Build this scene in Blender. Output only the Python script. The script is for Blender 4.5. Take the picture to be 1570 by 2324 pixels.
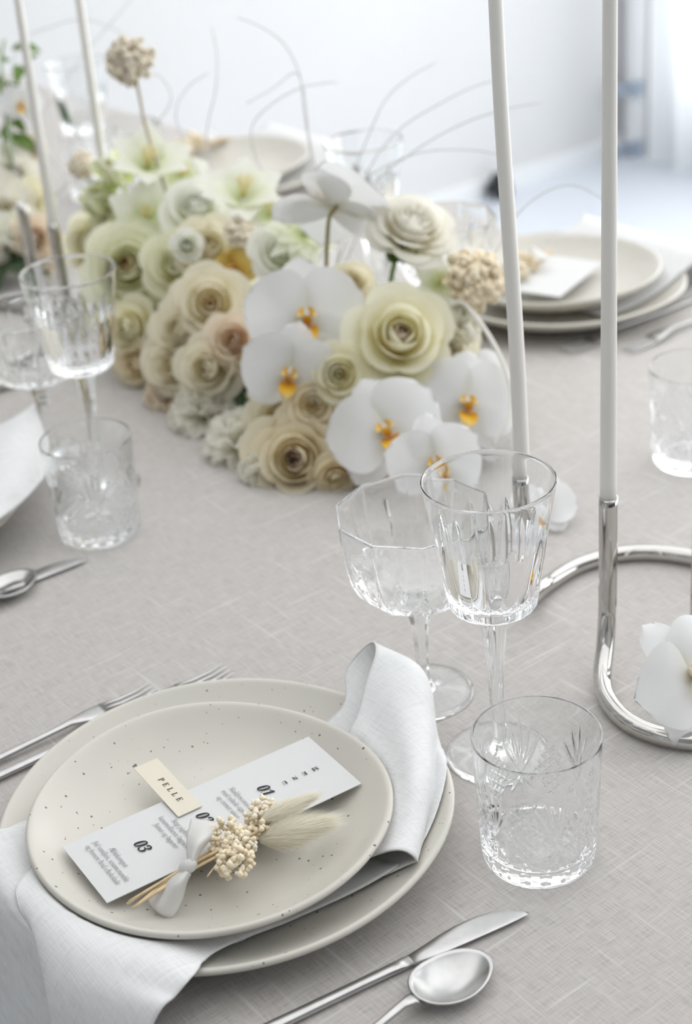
import bpy, math, random
import numpy as np
from mathutils import Vector, Matrix

for o in list(bpy.data.objects):
    bpy.data.objects.remove(o)
SC = bpy.context.scene
COL = SC.collection
PI = math.pi

# ------------------------------------------------------------------ camera
# table top is z = 0; the camera stands 0.705 m above it, pitched 28.3 degrees down and rolled a little
F_PX, PITCH, ROLL, CAM_H = 3690.4, math.radians(28.3076), math.radians(-4.8684), 0.70482
FW = np.array([0, math.cos(PITCH), -math.sin(PITCH)])
RT = np.array([1.0, 0, 0])
UP = np.cross(RT, FW)
RT, UP = math.cos(ROLL) * RT + math.sin(ROLL) * UP, -math.sin(ROLL) * RT + math.cos(ROLL) * UP
CP = np.array([0, 0, CAM_H])
cam_data = bpy.data.cameras.new('camera')
cam_data.sensor_fit = 'VERTICAL'
cam_data.sensor_height = 36.0
cam_data.sensor_width = 24.32
cam_data.lens = F_PX / 2324 * 36.0
cam_data.clip_start = 0.02
cam_data.dof.use_dof = True
cam_data.dof.focus_distance = 1.055
cam_data.dof.aperture_fstop = 5.6
cam = bpy.data.objects.new('camera', cam_data)
COL.objects.link(cam)
cam.matrix_world = Matrix(((RT[0], UP[0], -FW[0], CP[0]), (RT[1], UP[1], -FW[1], CP[1]),
                           (RT[2], UP[2], -FW[2], CP[2]), (0, 0, 0, 1)))
SC.camera = cam

# ------------------------------------------------------------------ table and room axes
NX = np.array([0.8147, 0.5798, 0.0])    # across the table, towards the window wall
DX = np.array([-0.5798, 0.8147, 0.0])   # along the table, towards the back wall


def P3(n, d, z=0.0):
    return NX * n + DX * d + np.array([0, 0, z])


FLOOR_Z = -0.75
CEIL_Z = 2.0
W_BACK, W_RIGHT, W_LEFT, W_FRONT = 3.43, 3.62, -2.4, -3.0

# ------------------------------------------------------------------ world, lamps, exposure
world = bpy.data.worlds.new('world')
SC.world = world
world.use_nodes = True
bg = world.node_tree.nodes['Background']
bg.inputs[0].default_value = (0.90, 0.95, 1.0, 1)
bg.inputs[1].default_value = 1.0


def area(name, n, d, z, w, h, power, aim, color=(1, 1, 1)):
    l = bpy.data.lights.new(name, 'AREA')
    l.shape = 'RECTANGLE'
    l.size, l.size_y = w, h
    l.energy = power
    l.color = color
    o = bpy.data.objects.new(name, l)
    COL.objects.link(o)
    p = Vector(P3(n, d, z))
    o.location = p
    o.rotation_euler = (Vector(P3(*aim)) - p).to_track_quat('-Z', 'Y').to_euler()
    return o


# daylight through the two tall windows of the right wall
area('window_daylight', 3.70, 1.76, 0.55, 2.9, 2.1, 52, (0, 1.76, 0.55), (1.0, 0.985, 0.96))
area('window_daylight', 3.70, -1.45, 0.55, 2.4, 2.1, 28, (0, -1.45, 0.55), (0.99, 0.99, 1.0))
area('ceiling_fill', 1.5, 1.1, 1.95, 3.9, 4.4, 47, (1.5, 1.1, 0), (1.0, 0.995, 0.985))  # added fill panel with no real source, evens out the room light
SC.view_settings.view_transform = 'Standard'
SC.view_settings.look = 'None'
SC.view_settings.gamma = 1.0
SC.view_settings.use_curve_mapping = False
SC.view_settings.exposure = 0.16
SC.cycles.max_bounces = 28
SC.cycles.transmission_bounces = 24
SC.cycles.glossy_bounces = 24
SC.cycles.diffuse_bounces = 4
SC.cycles.transparent_max_bounces = 8
SC.cycles.sample_clamp_indirect = 20.0
SC.cycles.blur_glossy = 0.0
SC.cycles.use_denoising = True


# ------------------------------------------------------------------ placing helpers
def ray(x, y):
    return FW + RT * (x - 785) / F_PX - UP * (y - 1162) / F_PX


def at(x, y, z=0.0):
    """point of the horizontal plane at height z that the photograph shows at x, y"""
    d = ray(x, y)
    return CP + d * (z - CAM_H) / d[2]


def atd(x, y, dep):
    return CP + ray(x, y) * dep


def depth(p):
    return float((np.asarray(p) - CP) @ FW)


# ------------------------------------------------------------------ object helpers
def tag(o, label=None, cat=None, group=None, kind=None):
    if label:
        o['label'] = label
    if cat:
        o['category'] = cat
    if group:
        o['group'] = group
    if kind:
        o['kind'] = kind
    return o


def mesh_data(name, verts, faces, mat=None, smooth=True, uv=None):
    me = bpy.data.meshes.new(name)
    me.from_pydata([tuple(v) for v in verts], [], [tuple(f) for f in faces])
    if smooth:
        me.polygons.foreach_set('use_smooth', [True] * len(me.polygons))
    if uv is not None:
        lay = me.uv_layers.new(name='UVMap')
        li = np.zeros(len(me.loops), dtype=np.int32)
        me.loops.foreach_get('vertex_index', li)
        lay.data.foreach_set('uv', np.asarray(uv, dtype=np.float32)[li].ravel())
    if mat:
        me.materials.append(mat)
    me.update()
    return me


def link(name, me, parent=None, loc=None, rot=None, scale=None):
    o = bpy.data.objects.new(name, me)
    COL.objects.link(o)
    if parent:
        o.parent = parent
    if loc is not None:
        o.location = loc
    if rot is not None:
        o.rotation_euler = rot
    if scale is not None:
        o.scale = scale if hasattr(scale, '__len__') else (scale,) * 3
    return o


def empty(name, label, cat, loc, rotz=0.0, group=None):
    o = bpy.data.objects.new(name, None)
    COL.objects.link(o)
    o.empty_display_size = 0.02
    o.location = loc
    o.rotation_euler = (0, 0, rotz)
    return tag(o, label, cat, group)


def copy_tree(o, parent=None):
    c = o.copy()
    COL.objects.link(c)
    if parent:
        c.parent = parent
    for ch in list(o.children):
        copy_tree(ch, c)
    return c


def dup(o, loc, rotz, label, group=None):
    c = copy_tree(o)
    c.location = loc
    c.rotation_euler = (0, 0, rotz)
    c['label'] = label
    if group:
        c['group'] = group
    return c


def thicken(o, t, offset=0.0):
    m = o.modifiers.new('thickness', 'SOLIDIFY')
    m.thickness = t
    m.offset = offset
    return o


def sub(o, lv=1):
    m = o.modifiers.new('smooth', 'SUBSURF')
    m.levels = m.render_levels = lv
    return o


# ------------------------------------------------------------------ shape helpers
def lathe(profile, seg, disp=None, close_top=False):
    """profile: (r, z) rows, r = 0 gives a pole"""
    v, f, rows = [], [], []
    th = [2 * PI * k / seg for k in range(seg)]
    for r, z in profile:
        if r <= 1e-9:
            rows.append([len(v)])
            v.append((0, 0, z))
        else:
            ids = []
            for t in th:
                rr, zz = (r, z) if disp is None else disp(t, r, z)
                ids.append(len(v))
                v.append((rr * math.cos(t), rr * math.sin(t), zz))
            rows.append(ids)
    for a, b in zip(rows, rows[1:]):
        for k in range(seg):
            k2 = (k + 1) % seg
            if len(a) == 1 and len(b) == 1:
                continue
            if len(a) == 1:
                f.append((a[0], b[k2], b[k]))
            elif len(b) == 1:
                f.append((a[k], a[k2], b[0]))
            else:
                f.append((a[k], a[k2], b[k2], b[k]))
    return v, f


def frames(pts):
    pts = [Vector(p) for p in pts]
    n = len(pts)
    tan = []
    for i in range(n):
        t = pts[min(i + 1, n - 1)] - pts[max(i - 1, 0)]
        tan.append(t.normalized() if t.length > 1e-12 else Vector((0, 0, 1)))
    ref = Vector((0, 0, 1)) if abs(tan[0].z) < 0.9 else Vector((1, 0, 0))
    a = tan[0].cross(ref).normalized()
    out = []
    for i in range(n):
        if i:
            q = tan[i - 1].rotation_difference(tan[i])
            a = q @ a
            a = (a - tan[i] * a.dot(tan[i])).normalized()
        out.append((pts[i], a.copy(), tan[i].cross(a).normalized()))
    return out


def tube(pts, rad, seg=10, cap=True, v0=None, f0=None):
    v = [] if v0 is None else v0
    f = [] if f0 is None else f0
    rows = []
    n = len(pts)
    for i, (p, a, b) in enumerate(frames(pts)):
        r = rad[i] if hasattr(rad, '__len__') else rad
        ids = []
        for k in range(seg):
            t = 2 * PI * k / seg
            ids.append(len(v))
            v.append(tuple(p + a * (r * math.cos(t)) + b * (r * math.sin(t))))
        rows.append(ids)
    for a, b in zip(rows, rows[1:]):
        for k in range(seg):
            k2 = (k + 1) % seg
            f.append((a[k], a[k2], b[k2], b[k]))
    if cap:
        f.append(tuple(reversed(rows[0])))
        f.append(tuple(rows[-1]))
    return v, f


def catmull(P, t):
    """P list of arrays, t in 0..1"""
    n = len(P) - 1
    s = min(max(t * n, 0), n - 1e-6)
    i = int(s)
    u = s - i
    p0 = P[i - 1] if i else 2 * P[0] - P[1]
    p1, p2 = P[i], P[i + 1]
    p3 = P[i + 2] if i + 2 <= n else 2 * P[n] - P[n - 1]
    return 0.5 * ((2 * p1) + (p2 - p0) * u + (2 * p0 - 5 * p1 + 4 * p2 - p3) * u * u + (3 * p1 - p0 - 3 * p2 + p3) * u ** 3)


def curve_pts(P, n):
    P = [np.asarray(p, float) for p in P]
    return [catmull(P, k / (n - 1)) for k in range(n)]


def grid(nu, nv, fn, uv=False):
    v, f, uvs = [], [], []
    for j in range(nv):
        for i in range(nu):
            u, w = i / (nu - 1), j / (nv - 1)
            v.append(tuple(fn(u, w)))
            uvs.append((u, w))
    for j in range(nv - 1):
        for i in range(nu - 1):
            a = j * nu + i
            f.append((a, a + 1, a + nu + 1, a + nu))
    return (v, f, uvs) if uv else (v, f)


def patch(rows, nu, nv):
    """rows: control rows of points, all the same length -> smooth grid"""
    R = [[np.asarray(p, float) for p in r] for r in rows]

    def fn(u, w):
        return catmull([catmull(r, u) for r in R], w)
    return grid(nu, nv, fn)


def box_vf(lo, hi):
    x0, y0, z0 = lo
    x1, y1, z1 = hi
    v = [(x0, y0, z0), (x1, y0, z0), (x1, y1, z0), (x0, y1, z0), (x0, y0, z1), (x1, y0, z1), (x1, y1, z1), (x0, y1, z1)]
    f = [(3, 2, 1, 0), (4, 5, 6, 7), (0, 1, 5, 4), (1, 2, 6, 5), (2, 3, 7, 6), (3, 0, 4, 7)]
    return v, f


ROOM_ROT = math.atan2(NX[1], NX[0])


def room_box(name, n0, n1, d0, d1, z0, z1, mat, kind='structure', parent=None):
    """an axis-aligned box of the room, n across and d along"""
    v, f = box_vf((n0, d0, z0), (n1, d1, z1))
    me = mesh_data(name, v, f, mat, smooth=False)
    o = link(name, me, parent, (0, 0, 0), None if parent else (0, 0, ROOM_ROT))
    if kind and not parent:
        o['kind'] = kind
    return o


def loft(stations, seg=14, power=2.4):
    """stations: (centre, half-width vector, half-thickness vector)"""
    v, f, rows = [], [], []
    for c, a, b in stations:
        c, a, b = np.asarray(c, float), np.asarray(a, float), np.asarray(b, float)
        ids = []
        for k in range(seg):
            t = 2 * PI * k / seg
            ct, st = math.cos(t), math.sin(t)
            ca = math.copysign(abs(ct) ** (2 / power), ct)
            sb = math.copysign(abs(st) ** (2 / power), st)
            ids.append(len(v))
            v.append(tuple(c + a * ca + b * sb))
        rows.append(ids)
    for a, b in zip(rows, rows[1:]):
        for k in range(seg):
            k2 = (k + 1) % seg
            f.append((a[k], a[k2], b[k2], b[k]))
    f.append(tuple(reversed(rows[0])))
    f.append(tuple(rows[-1]))
    return v, f


# ------------------------------------------------------------------ materials
def new_mat(name):
    m = bpy.data.materials.new(name)
    m.use_nodes = True
    nt = m.node_tree
    return m, nt, nt.nodes['Principled BSDF'], nt.nodes['Material Output']


def simple(name, col, rough=0.5, metal=0.0, spec=0.5, noise=0.0, nscale=40, bump=0.0, bscale=200, **kw):
    m, nt, b, out = new_mat(name)
    b.inputs['Base Color'].default_value = (*col, 1)
    b.inputs['Roughness'].default_value = rough
    b.inputs['Metallic'].default_value = metal
    b.inputs['Specular IOR Level'].default_value = spec
    for k, v in kw.items():
        b.inputs[k].default_value = v
    tc = nt.nodes.new('ShaderNodeTexCoord')
    if noise:
        n = nt.nodes.new('ShaderNodeTexNoise')
        n.inputs['Scale'].default_value = nscale
        n.inputs['Detail'].default_value = 4
        nt.links.new(tc.outputs['Object'], n.inputs['Vector'])
        r = nt.nodes.new('ShaderNodeValToRGB')
        r.color_ramp.elements[0].position, r.color_ramp.elements[1].position = 0.3, 0.7
        r.color_ramp.elements[0].color = (*[c * (1 - noise) for c in col], 1)
        r.color_ramp.elements[1].color = (*[min(1, c * (1 + noise)) for c in col], 1)
        nt.links.new(n.outputs['Fac'], r.inputs['Fac'])
        nt.links.new(r.outputs['Color'], b.inputs['Base Color'])
    if bump:
        n2 = nt.nodes.new('ShaderNodeTexNoise')
        n2.inputs['Scale'].default_value = bscale
        n2.inputs['Detail'].default_value = 3
        nt.links.new(tc.outputs['Object'], n2.inputs['Vector'])
        bp = nt.nodes.new('ShaderNodeBump')
        bp.inputs['Strength'].default_value = bump
        bp.inputs['Distance'].default_value = 0.001
        nt.links.new(n2.outputs['Fac'], bp.inputs['Height'])
        nt.links.new(bp.outputs['Normal'], b.inputs['Normal'])
    return m


def weave(name, base, dark, light, slub, rot, fine=900.0, sheen=0.2, bump=0.25, slub_pos=0.62):
    """woven linen: two sets of threads along n and d with thicker slub threads"""
    m, nt, b, out = new_mat(name)
    L = nt.links.new
    tc = nt.nodes.new('ShaderNodeTexCoord')

    def streak(sx, sy, det=2.0):
        mp = nt.nodes.new('ShaderNodeMapping')
        mp.vector_type = 'TEXTURE'
        mp.inputs['Rotation'].default_value = (0, 0, rot)
        mp.inputs['Scale'].default_value = (1 / sx, 1 / sy, 1 / 120.0)
        L(tc.outputs['Object'], mp.inputs['Vector'])
        n = nt.nodes.new('ShaderNodeTexNoise')
        n.inputs['Scale'].default_value = 1.0
        n.inputs['Detail'].default_value = det
        L(mp.outputs['Vector'], n.inputs['Vector'])
        return n.outputs['Fac']

    def math_node(op, a, c):
        q = nt.nodes.new('ShaderNodeMath')
        q.operation = op
        for k, s in enumerate((a, c)):
            if isinstance(s, (int, float)):
                q.inputs[k].default_value = s
            else:
                L(s, q.inputs[k])
        return q.outputs[0]

    a1, a2 = streak(60, fine), streak(fine, 60)
    thr = math_node('ADD', a1, a2)
    r = nt.nodes.new('ShaderNodeValToRGB')
    r.color_ramp.elements[0].position, r.color_ramp.elements[1].position = 0.62, 1.38
    mr = nt.nodes.new('ShaderNodeMapRange')
    mr.inputs['From Min'].default_value, mr.inputs['From Max'].default_value = 0.6, 1.4
    L(thr, mr.inputs['Value'])
    r.color_ramp.elements[0].position, r.color_ramp.elements[1].position = 0.15, 0.85
    r.color_ramp.elements[0].color = (*dark, 1)
    r.color_ramp.elements[1].color = (*light, 1)
    e = r.color_ramp.elements.new(0.5)
    e.color = (*base, 1)
    L(mr.outputs[0], r.inputs['Fac'])
    s1, s2 = streak(9, 230, 1.0), streak(230, 9, 1.0)
    mx = math_node('MAXIMUM', s1, s2)
    r2 = nt.nodes.new('ShaderNodeMapRange')
    r2.inputs['From Min'].default_value, r2.inputs['From Max'].default_value = slub_pos, slub_pos + 0.1
    L(mx, r2.inputs['Value'])
    mix = nt.nodes.new('ShaderNodeMix')
    mix.data_type = 'RGBA'
    L(math_node('MULTIPLY', r2.outputs[0], 0.75), mix.inputs[0])
    L(r.outputs['Color'], mix.inputs[6])
    mix.inputs[7].default_value = (*slub, 1)
    L(mix.outputs[2], b.inputs['Base Color'])
    b.inputs['Roughness'].default_value = 0.85
    b.inputs['Specular IOR Level'].default_value = 0.15
    b.inputs['Sheen Weight'].default_value = sheen
    b.inputs['Sheen Roughness'].default_value = 0.5
    bp = nt.nodes.new('ShaderNodeBump')
    bp.inputs['Strength'].default_value = bump
    bp.inputs['Distance'].default_value = 0.0008
    L(thr, bp.inputs['Height'])
    L(bp.outputs['Normal'], b.inputs['Normal'])
    return m


def speckled(name, base, warm):
    m, nt, b, out = new_mat(name)
    L = nt.links.new
    tc = nt.nodes.new('ShaderNodeTexCoord')
    n = nt.nodes.new('ShaderNodeTexNoise')
    n.inputs['Scale'].default_value = 14
    L(tc.outputs['Object'], n.inputs['Vector'])
    r = nt.nodes.new('ShaderNodeValToRGB')
    r.color_ramp.elements[0].position, r.color_ramp.elements[1].position = 0.35, 0.7
    r.color_ramp.elements[0].color = (*base, 1)
    r.color_ramp.elements[1].color = (*warm, 1)
    L(n.outputs['Fac'], r.inputs['Fac'])
    cur = r.outputs['Color']
    for scale, frac, lo, hi, col in ((210, 0.18, 0.07, 0.22, (0.10, 0.065, 0.04)), (95, 0.17, 0.05, 0.145, (0.06, 0.04, 0.03)), (330, 0.10, 0.06, 0.18, (0.28, 0.18, 0.09))):
        vo = nt.nodes.new('ShaderNodeTexVoronoi')
        vo.inputs['Scale'].default_value = scale
        L(tc.outputs['Object'], vo.inputs['Vector'])
        sx = nt.nodes.new('ShaderNodeSeparateColor')
        L(vo.outputs['Color'], sx.inputs[0])
        lt = nt.nodes.new('ShaderNodeMath')
        lt.operation = 'LESS_THAN'
        L(sx.outputs[0], lt.inputs[0])
        lt.inputs[1].default_value = frac
        size = nt.nodes.new('ShaderNodeMapRange')
        L(sx.outputs[1], size.inputs['Value'])
        size.inputs['To Min'].default_value, size.inputs['To Max'].default_value = lo, hi
        ds = nt.nodes.new('ShaderNodeMath')
        ds.operation = 'LESS_THAN'
        L(vo.outputs['Distance'], ds.inputs[0])
        L(size.outputs[0], ds.inputs[1])
        mu = nt.nodes.new('ShaderNodeMath')
        mu.operation = 'MULTIPLY'
        L(lt.outputs[0], mu.inputs[0])
        L(ds.outputs[0], mu.inputs[1])
        m2 = nt.nodes.new('ShaderNodeMath')
        m2.operation = 'MULTIPLY'
        L(mu.outputs[0], m2.inputs[0])
        m2.inputs[1].default_value = 0.85
        mix = nt.nodes.new('ShaderNodeMix')
        mix.data_type = 'RGBA'
        L(m2.outputs[0], mix.inputs[0])
        L(cur, mix.inputs[6])
        mix.inputs[7].default_value = (*col, 1)
        cur = mix.outputs[2]
    L(cur, b.inputs['Base Color'])
    b.inputs['Roughness'].default_value = 0.3
    b.inputs['Specular IOR Level'].default_value = 0.45
    return m


def petal_mat(name, stops, trans=0.35, rough=0.6, vein=0.0):
    """stops: (v position, colour) from the base of the petal to its lip"""
    m, nt, b, out = new_mat(name)
    L = nt.links.new
    uvn = nt.nodes.new('ShaderNodeUVMap')
    sep = nt.nodes.new('ShaderNodeSeparateXYZ')
    L(uvn.outputs[0], sep.inputs[0])
    r = nt.nodes.new('ShaderNodeValToRGB')
    els = r.color_ramp.elements
    els[0].position, els[0].color = stops[0][0], (*stops[0][1], 1)
    els[1].position, els[1].color = stops[-1][0], (*stops[-1][1], 1)
    for p, c in stops[1:-1]:
        e = els.new(p)
        e.color = (*c, 1)
    L(sep.outputs[1], r.inputs['Fac'])
    L(r.outputs['Color'], b.inputs['Base Color'])
    b.inputs['Roughness'].default_value = rough
    b.inputs['Specular IOR Level'].default_value = 0.2
    tr = nt.nodes.new('ShaderNodeBsdfTranslucent')
    L(r.outputs['Color'], tr.inputs['Color'])
    ms = nt.nodes.new('ShaderNodeMixShader')
    ms.inputs[0].default_value = trans
    L(b.outputs[0], ms.inputs[1])
    L(tr.outputs[0], ms.inputs[2])
    L(ms.outputs[0], out.inputs['Surface'])
    mp = nt.nodes.new('ShaderNodeMapping')
    mp.inputs['Scale'].default_value = (26, 2.0, 1)
    L(uvn.outputs[0], mp.inputs['Vector'])
    nz = nt.nodes.new('ShaderNodeTexNoise')
    nz.inputs['Scale'].default_value = 1.0
    L(mp.outputs[0], nz.inputs['Vector'])
    bp = nt.nodes.new('ShaderNodeBump')
    bp.inputs['Strength'].default_value = 0.12 + vein
    bp.inputs['Distance'].default_value = 0.0006
    L(nz.outputs['Fac'], bp.inputs['Height'])
    L(bp.outputs['Normal'], b.inputs['Normal'])
    return m


def glass_mat(name, tint=(1, 1, 1)):
    m, nt, b, out = new_mat(name)
    b.inputs['Base Color'].default_value = (*tint, 1)
    b.inputs['Roughness'].default_value = 0.0
    b.inputs['IOR'].default_value = 1.5
    b.inputs['Transmission Weight'].default_value = 1.0
    return m


M_WALL = simple('white_wall_paint', (0.70, 0.706, 0.71), 0.7, noise=0.015, nscale=3)
M_GREYWALL = simple('dark_contrast_wall', (0.09, 0.088, 0.082), 0.7, noise=0.03, nscale=3)  # unseen front wall, darkened to put contrast into glass and chrome reflections
M_MIDWALL = simple('mid_grey_contrast_wall', (0.55, 0.545, 0.53), 0.7, noise=0.03, nscale=3)  # unseen left wall, greyed for glass contrast and kept light enough for the candles
M_CEIL = simple('ceiling_paint', (0.86, 0.87, 0.88), 0.8, noise=0.01, nscale=3)
M_FLOOR = simple('pale_floor_paint', (0.66, 0.70, 0.76), 0.45, noise=0.03, nscale=2)
M_TRIM = simple('white_gloss_trim', (0.84, 0.86, 0.88), 0.4, noise=0.01, nscale=10)
M_BLUEGREY = simple('blue_grey_metal', (0.35, 0.42, 0.52), 0.5, noise=0.05, nscale=30)
M_BLACK = simple('black_plastic', (0.012, 0.015, 0.018), 0.45, noise=0.1, nscale=60)
M_CABLE = simple('grey_cable', (0.45, 0.48, 0.52), 0.5, noise=0.05, nscale=60)
M_CURTAIN = petal_mat('sheer_white_curtain', [(0, (0.9, 0.92, 0.94)), (1, (0.9, 0.92, 0.94))], 0.5)
M_WOOD = simple('plain_table_wood', (0.42, 0.30, 0.2), 0.6, noise=0.15, nscale=12)
ROT = math.atan2(NX[1], NX[0])
M_CLOTH = weave('stone_grey_tablecloth_linen', (0.500, 0.474, 0.452), (0.405, 0.382, 0.362), (0.56, 0.534, 0.512), (0.635, 0.615, 0.592), ROT, 1100, 0.2, 0.3, 0.645)
M_NAPKIN = weave('white_napkin_linen', (0.765, 0.768, 0.765), (0.70, 0.702, 0.70), (0.80, 0.802, 0.80), (0.80, 0.802, 0.80), ROT, 1300, 0.2, 0.25, 0.66)
M_HEM = simple('napkin_hem_thread', (0.70, 0.70, 0.68), 0.9, bump=0.5, bscale=900)
M_PLATE = speckled('cream_speckled_stoneware', (0.60, 0.58, 0.522), (0.63, 0.60, 0.535))
M_GLASS = glass_mat('clear_cut_crystal', (0.985, 0.995, 1.0))
M_CHROME = simple('polished_chrome', (0.56, 0.545, 0.52), 0.05, 1.0, bump=0.02, bscale=60)
M_STEEL = simple('brushed_matt_steel', (0.52, 0.515, 0.505), 0.30, 1.0, noise=0.06, nscale=120)
M_ENGRAVE = simple('engraved_dark_line', (0.20, 0.20, 0.20), 0.5, 0.6, noise=0.1, nscale=200)
M_WAX = simple('ivory_candle_wax', (0.86, 0.845, 0.80), 0.45, noise=0.012, nscale=18, bump=0.15, bscale=25)
M_WICK = simple('cotton_wick', (0.5, 0.46, 0.38), 0.9, noise=0.1, nscale=300)
M_CARD = simple('white_menu_card', (0.68, 0.68, 0.675), 0.75, bump=0.1, bscale=900)
M_CREAMCARD = simple('cream_card', (0.74, 0.685, 0.57), 0.75, bump=0.1, bscale=900)
M_INK = simple('black_print', (0.012, 0.012, 0.014), 0.7, noise=0.1, nscale=500)
M_INKG = simple('grey_print', (0.22, 0.22, 0.225), 0.7, noise=0.1, nscale=500)
M_INKB = simple('brown_grey_print', (0.07, 0.06, 0.05), 0.7, noise=0.1, nscale=500)
M_STRAW = simple('dried_straw', (0.68, 0.53, 0.33), 0.7, noise=0.15, nscale=150)
M_RIBBON = petal_mat('white_silk_ribbon', [(0, (0.90, 0.895, 0.88)), (1, (0.91, 0.905, 0.89))], 0.45, 0.4)
M_FLORET = simple('cream_dried_florets', (0.93, 0.82, 0.61), 0.85, noise=0.06, nscale=120, bump=0.4, bscale=500)
M_FLORETW = simple('pale_dried_florets', (0.94, 0.855, 0.69), 0.85, noise=0.05, nscale=120, bump=0.4, bscale=500)
M_FLORETD = simple('tan_dried_florets', (0.80, 0.72, 0.58), 0.85, noise=0.2, nscale=110, bump=0.4, bscale=500)
M_BUNNY = petal_mat('cream_grass_hair', [(0, (0.985, 0.955, 0.86)), (1, (0.985, 0.96, 0.87))], 0.5, 0.8)
M_STEM = simple('green_stem', (0.16, 0.27, 0.06), 0.5, noise=0.2, nscale=50)
M_OSTEM = simple('olive_orchid_stem', (0.30, 0.25, 0.08), 0.5, noise=0.25, nscale=50)
M_DRYSTEM = simple('dry_grey_stem', (0.46, 0.40, 0.29), 0.8, noise=0.2, nscale=60)
M_WISP = simple('pale_grass_wisp', (0.62, 0.61, 0.60), 0.8, noise=0.08, nscale=60)
M_WSTEM = simple('white_bleached_stem', (0.82, 0.80, 0.74), 0.7, noise=0.06, nscale=60)
M_LEAF = petal_mat('green_leaf', [(0, (0.10, 0.17, 0.04)), (1, (0.17, 0.27, 0.07))], 0.25, 0.5)
M_DLEAF = petal_mat('dark_leaf', [(0, (0.03, 0.05, 0.02)), (1, (0.05, 0.085, 0.035))], 0.15, 0.5)
M_FOAM = simple('wet_floral_foam', (0.05, 0.085, 0.045), 0.9, noise=0.2, nscale=80, bump=0.5, bscale=300)
M_TRAY = simple('black_tray', (0.02, 0.022, 0.022), 0.5, noise=0.1, nscale=50)
# petals
PM = {
    'cream': petal_mat('cream_rose_petal', [(0, (0.84, 0.72, 0.38)), (0.45, (0.91, 0.85, 0.64)), (1, (0.935, 0.90, 0.77))], 0.5),
    'white': petal_mat('white_rose_petal', [(0, (0.90, 0.83, 0.60)), (0.4, (0.93, 0.905, 0.80)), (1, (0.94, 0.925, 0.87))], 0.5),
    'green': petal_mat('greenish_rose_petal', [(0, (0.80, 0.76, 0.29)), (0.45, (0.89, 0.89, 0.63)), (1, (0.92, 0.92, 0.77))], 0.45),
    'yellow': petal_mat('yellow_cream_rose_petal', [(0, (0.86, 0.66, 0.20)), (0.4, (0.91, 0.86, 0.58)), (1, (0.935, 0.92, 0.77))], 0.5),
    'sand': petal_mat('sand_rose_petal', [(0, (0.86, 0.66, 0.28)), (0.5, (0.90, 0.81, 0.57)), (1, (0.925, 0.86, 0.69))], 0.5),
    'mauve': petal_mat('mauve_rose_heart', [(0, (0.36, 0.23, 0.19)), (0.6, (0.60, 0.46, 0.40)), (1, (0.78, 0.68, 0.58))]),
    'amber': petal_mat('amber_rose_heart', [(0, (0.55, 0.30, 0.05)), (0.6, (0.72, 0.52, 0.22)), (1, (0.80, 0.72, 0.48))]),
    'peach': petal_mat('peach_petal', [(0, (0.80, 0.52, 0.28)), (0.5, (0.89, 0.74, 0.56)), (1, (0.92, 0.84, 0.71))], 0.45),
    'pink': petal_mat('pink_petal_tip', [(0, (0.70, 0.50, 0.40)), (0.5, (0.72, 0.40, 0.38)), (1, (0.70, 0.33, 0.34))]),
    'orchid': petal_mat('white_orchid_petal', [(0, (0.80, 0.80, 0.70)), (0.25, (0.86, 0.865, 0.86)), (1, (0.88, 0.885, 0.89))], 0.35, 0.55, 0.1),
    'lip': petal_mat('yellow_orchid_lip', [(0, (0.80, 0.74, 0.62)), (0.3, (0.62, 0.27, 0.03)), (0.6, (0.82, 0.47, 0.02)), (1, (0.86, 0.70, 0.35))], 0.2, 0.45),
    'column': petal_mat('orchid_column', [(0, (0.82, 0.80, 0.70)), (1, (0.86, 0.84, 0.82))], 0.3, 0.5),
    'carn': petal_mat('white_carnation_petal', [(0, (0.86, 0.84, 0.62)), (0.4, (0.92, 0.91, 0.80)), (1, (0.95, 0.94, 0.88))], 0.65),
    'lily': petal_mat('white_lily_petal', [(0, (0.73, 0.80, 0.42)), (0.4, (0.87, 0.89, 0.75)), (1, (0.92, 0.92, 0.88))], 0.45),
    'bud': petal_mat('pale_green_petal', [(0, (0.71, 0.80, 0.37)), (0.5, (0.87, 0.89, 0.67)), (1, (0.91, 0.92, 0.80))], 0.45),
    'nigella': petal_mat('pale_nigella_petal', [(0, (0.67, 0.80, 0.30)), (0.4, (0.86, 0.89, 0.69)), (1, (0.91, 0.92, 0.83))], 0.45),
    'gold': petal_mat('gold_orchid_petal', [(0, (0.45, 0.22, 0.03)), (0.5, (0.66, 0.48, 0.12)), (1, (0.74, 0.62, 0.30))], 0.3),
}

# ================================================================== THE ROOM
v, f = box_vf((W_LEFT - 0.12, W_FRONT - 0.12, FLOOR_Z - 0.1), (W_RIGHT + 0.25, W_BACK + 0.12, FLOOR_Z))
o = link('floor', mesh_data('floor', v, f, M_FLOOR, False), None, (0, 0, 0), (0, 0, ROOM_ROT))
o['kind'] = 'structure'
v, f = box_vf((W_LEFT - 0.12, W_FRONT - 0.12, CEIL_Z), (W_RIGHT + 0.25, W_BACK + 0.12, CEIL_Z + 0.1))
o = link('ceiling', mesh_data('ceiling', v, f, M_CEIL, False), None, (0, 0, 0), (0, 0, ROOM_ROT))
o['kind'] = 'structure'
room_box('wall_back', W_LEFT - 0.12, W_RIGHT + 0.25, W_BACK, W_BACK + 0.12, FLOOR_Z, CEIL_Z, M_WALL)
room_box('wall_left', W_LEFT - 0.12, W_LEFT, W_FRONT, W_BACK, FLOOR_Z, CEIL_Z, M_MIDWALL)
room_box('wall_front', W_LEFT - 0.12, W_RIGHT + 0.25, W_FRONT - 0.12, W_FRONT, FLOOR_Z, CEIL_Z, M_GREYWALL)
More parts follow.
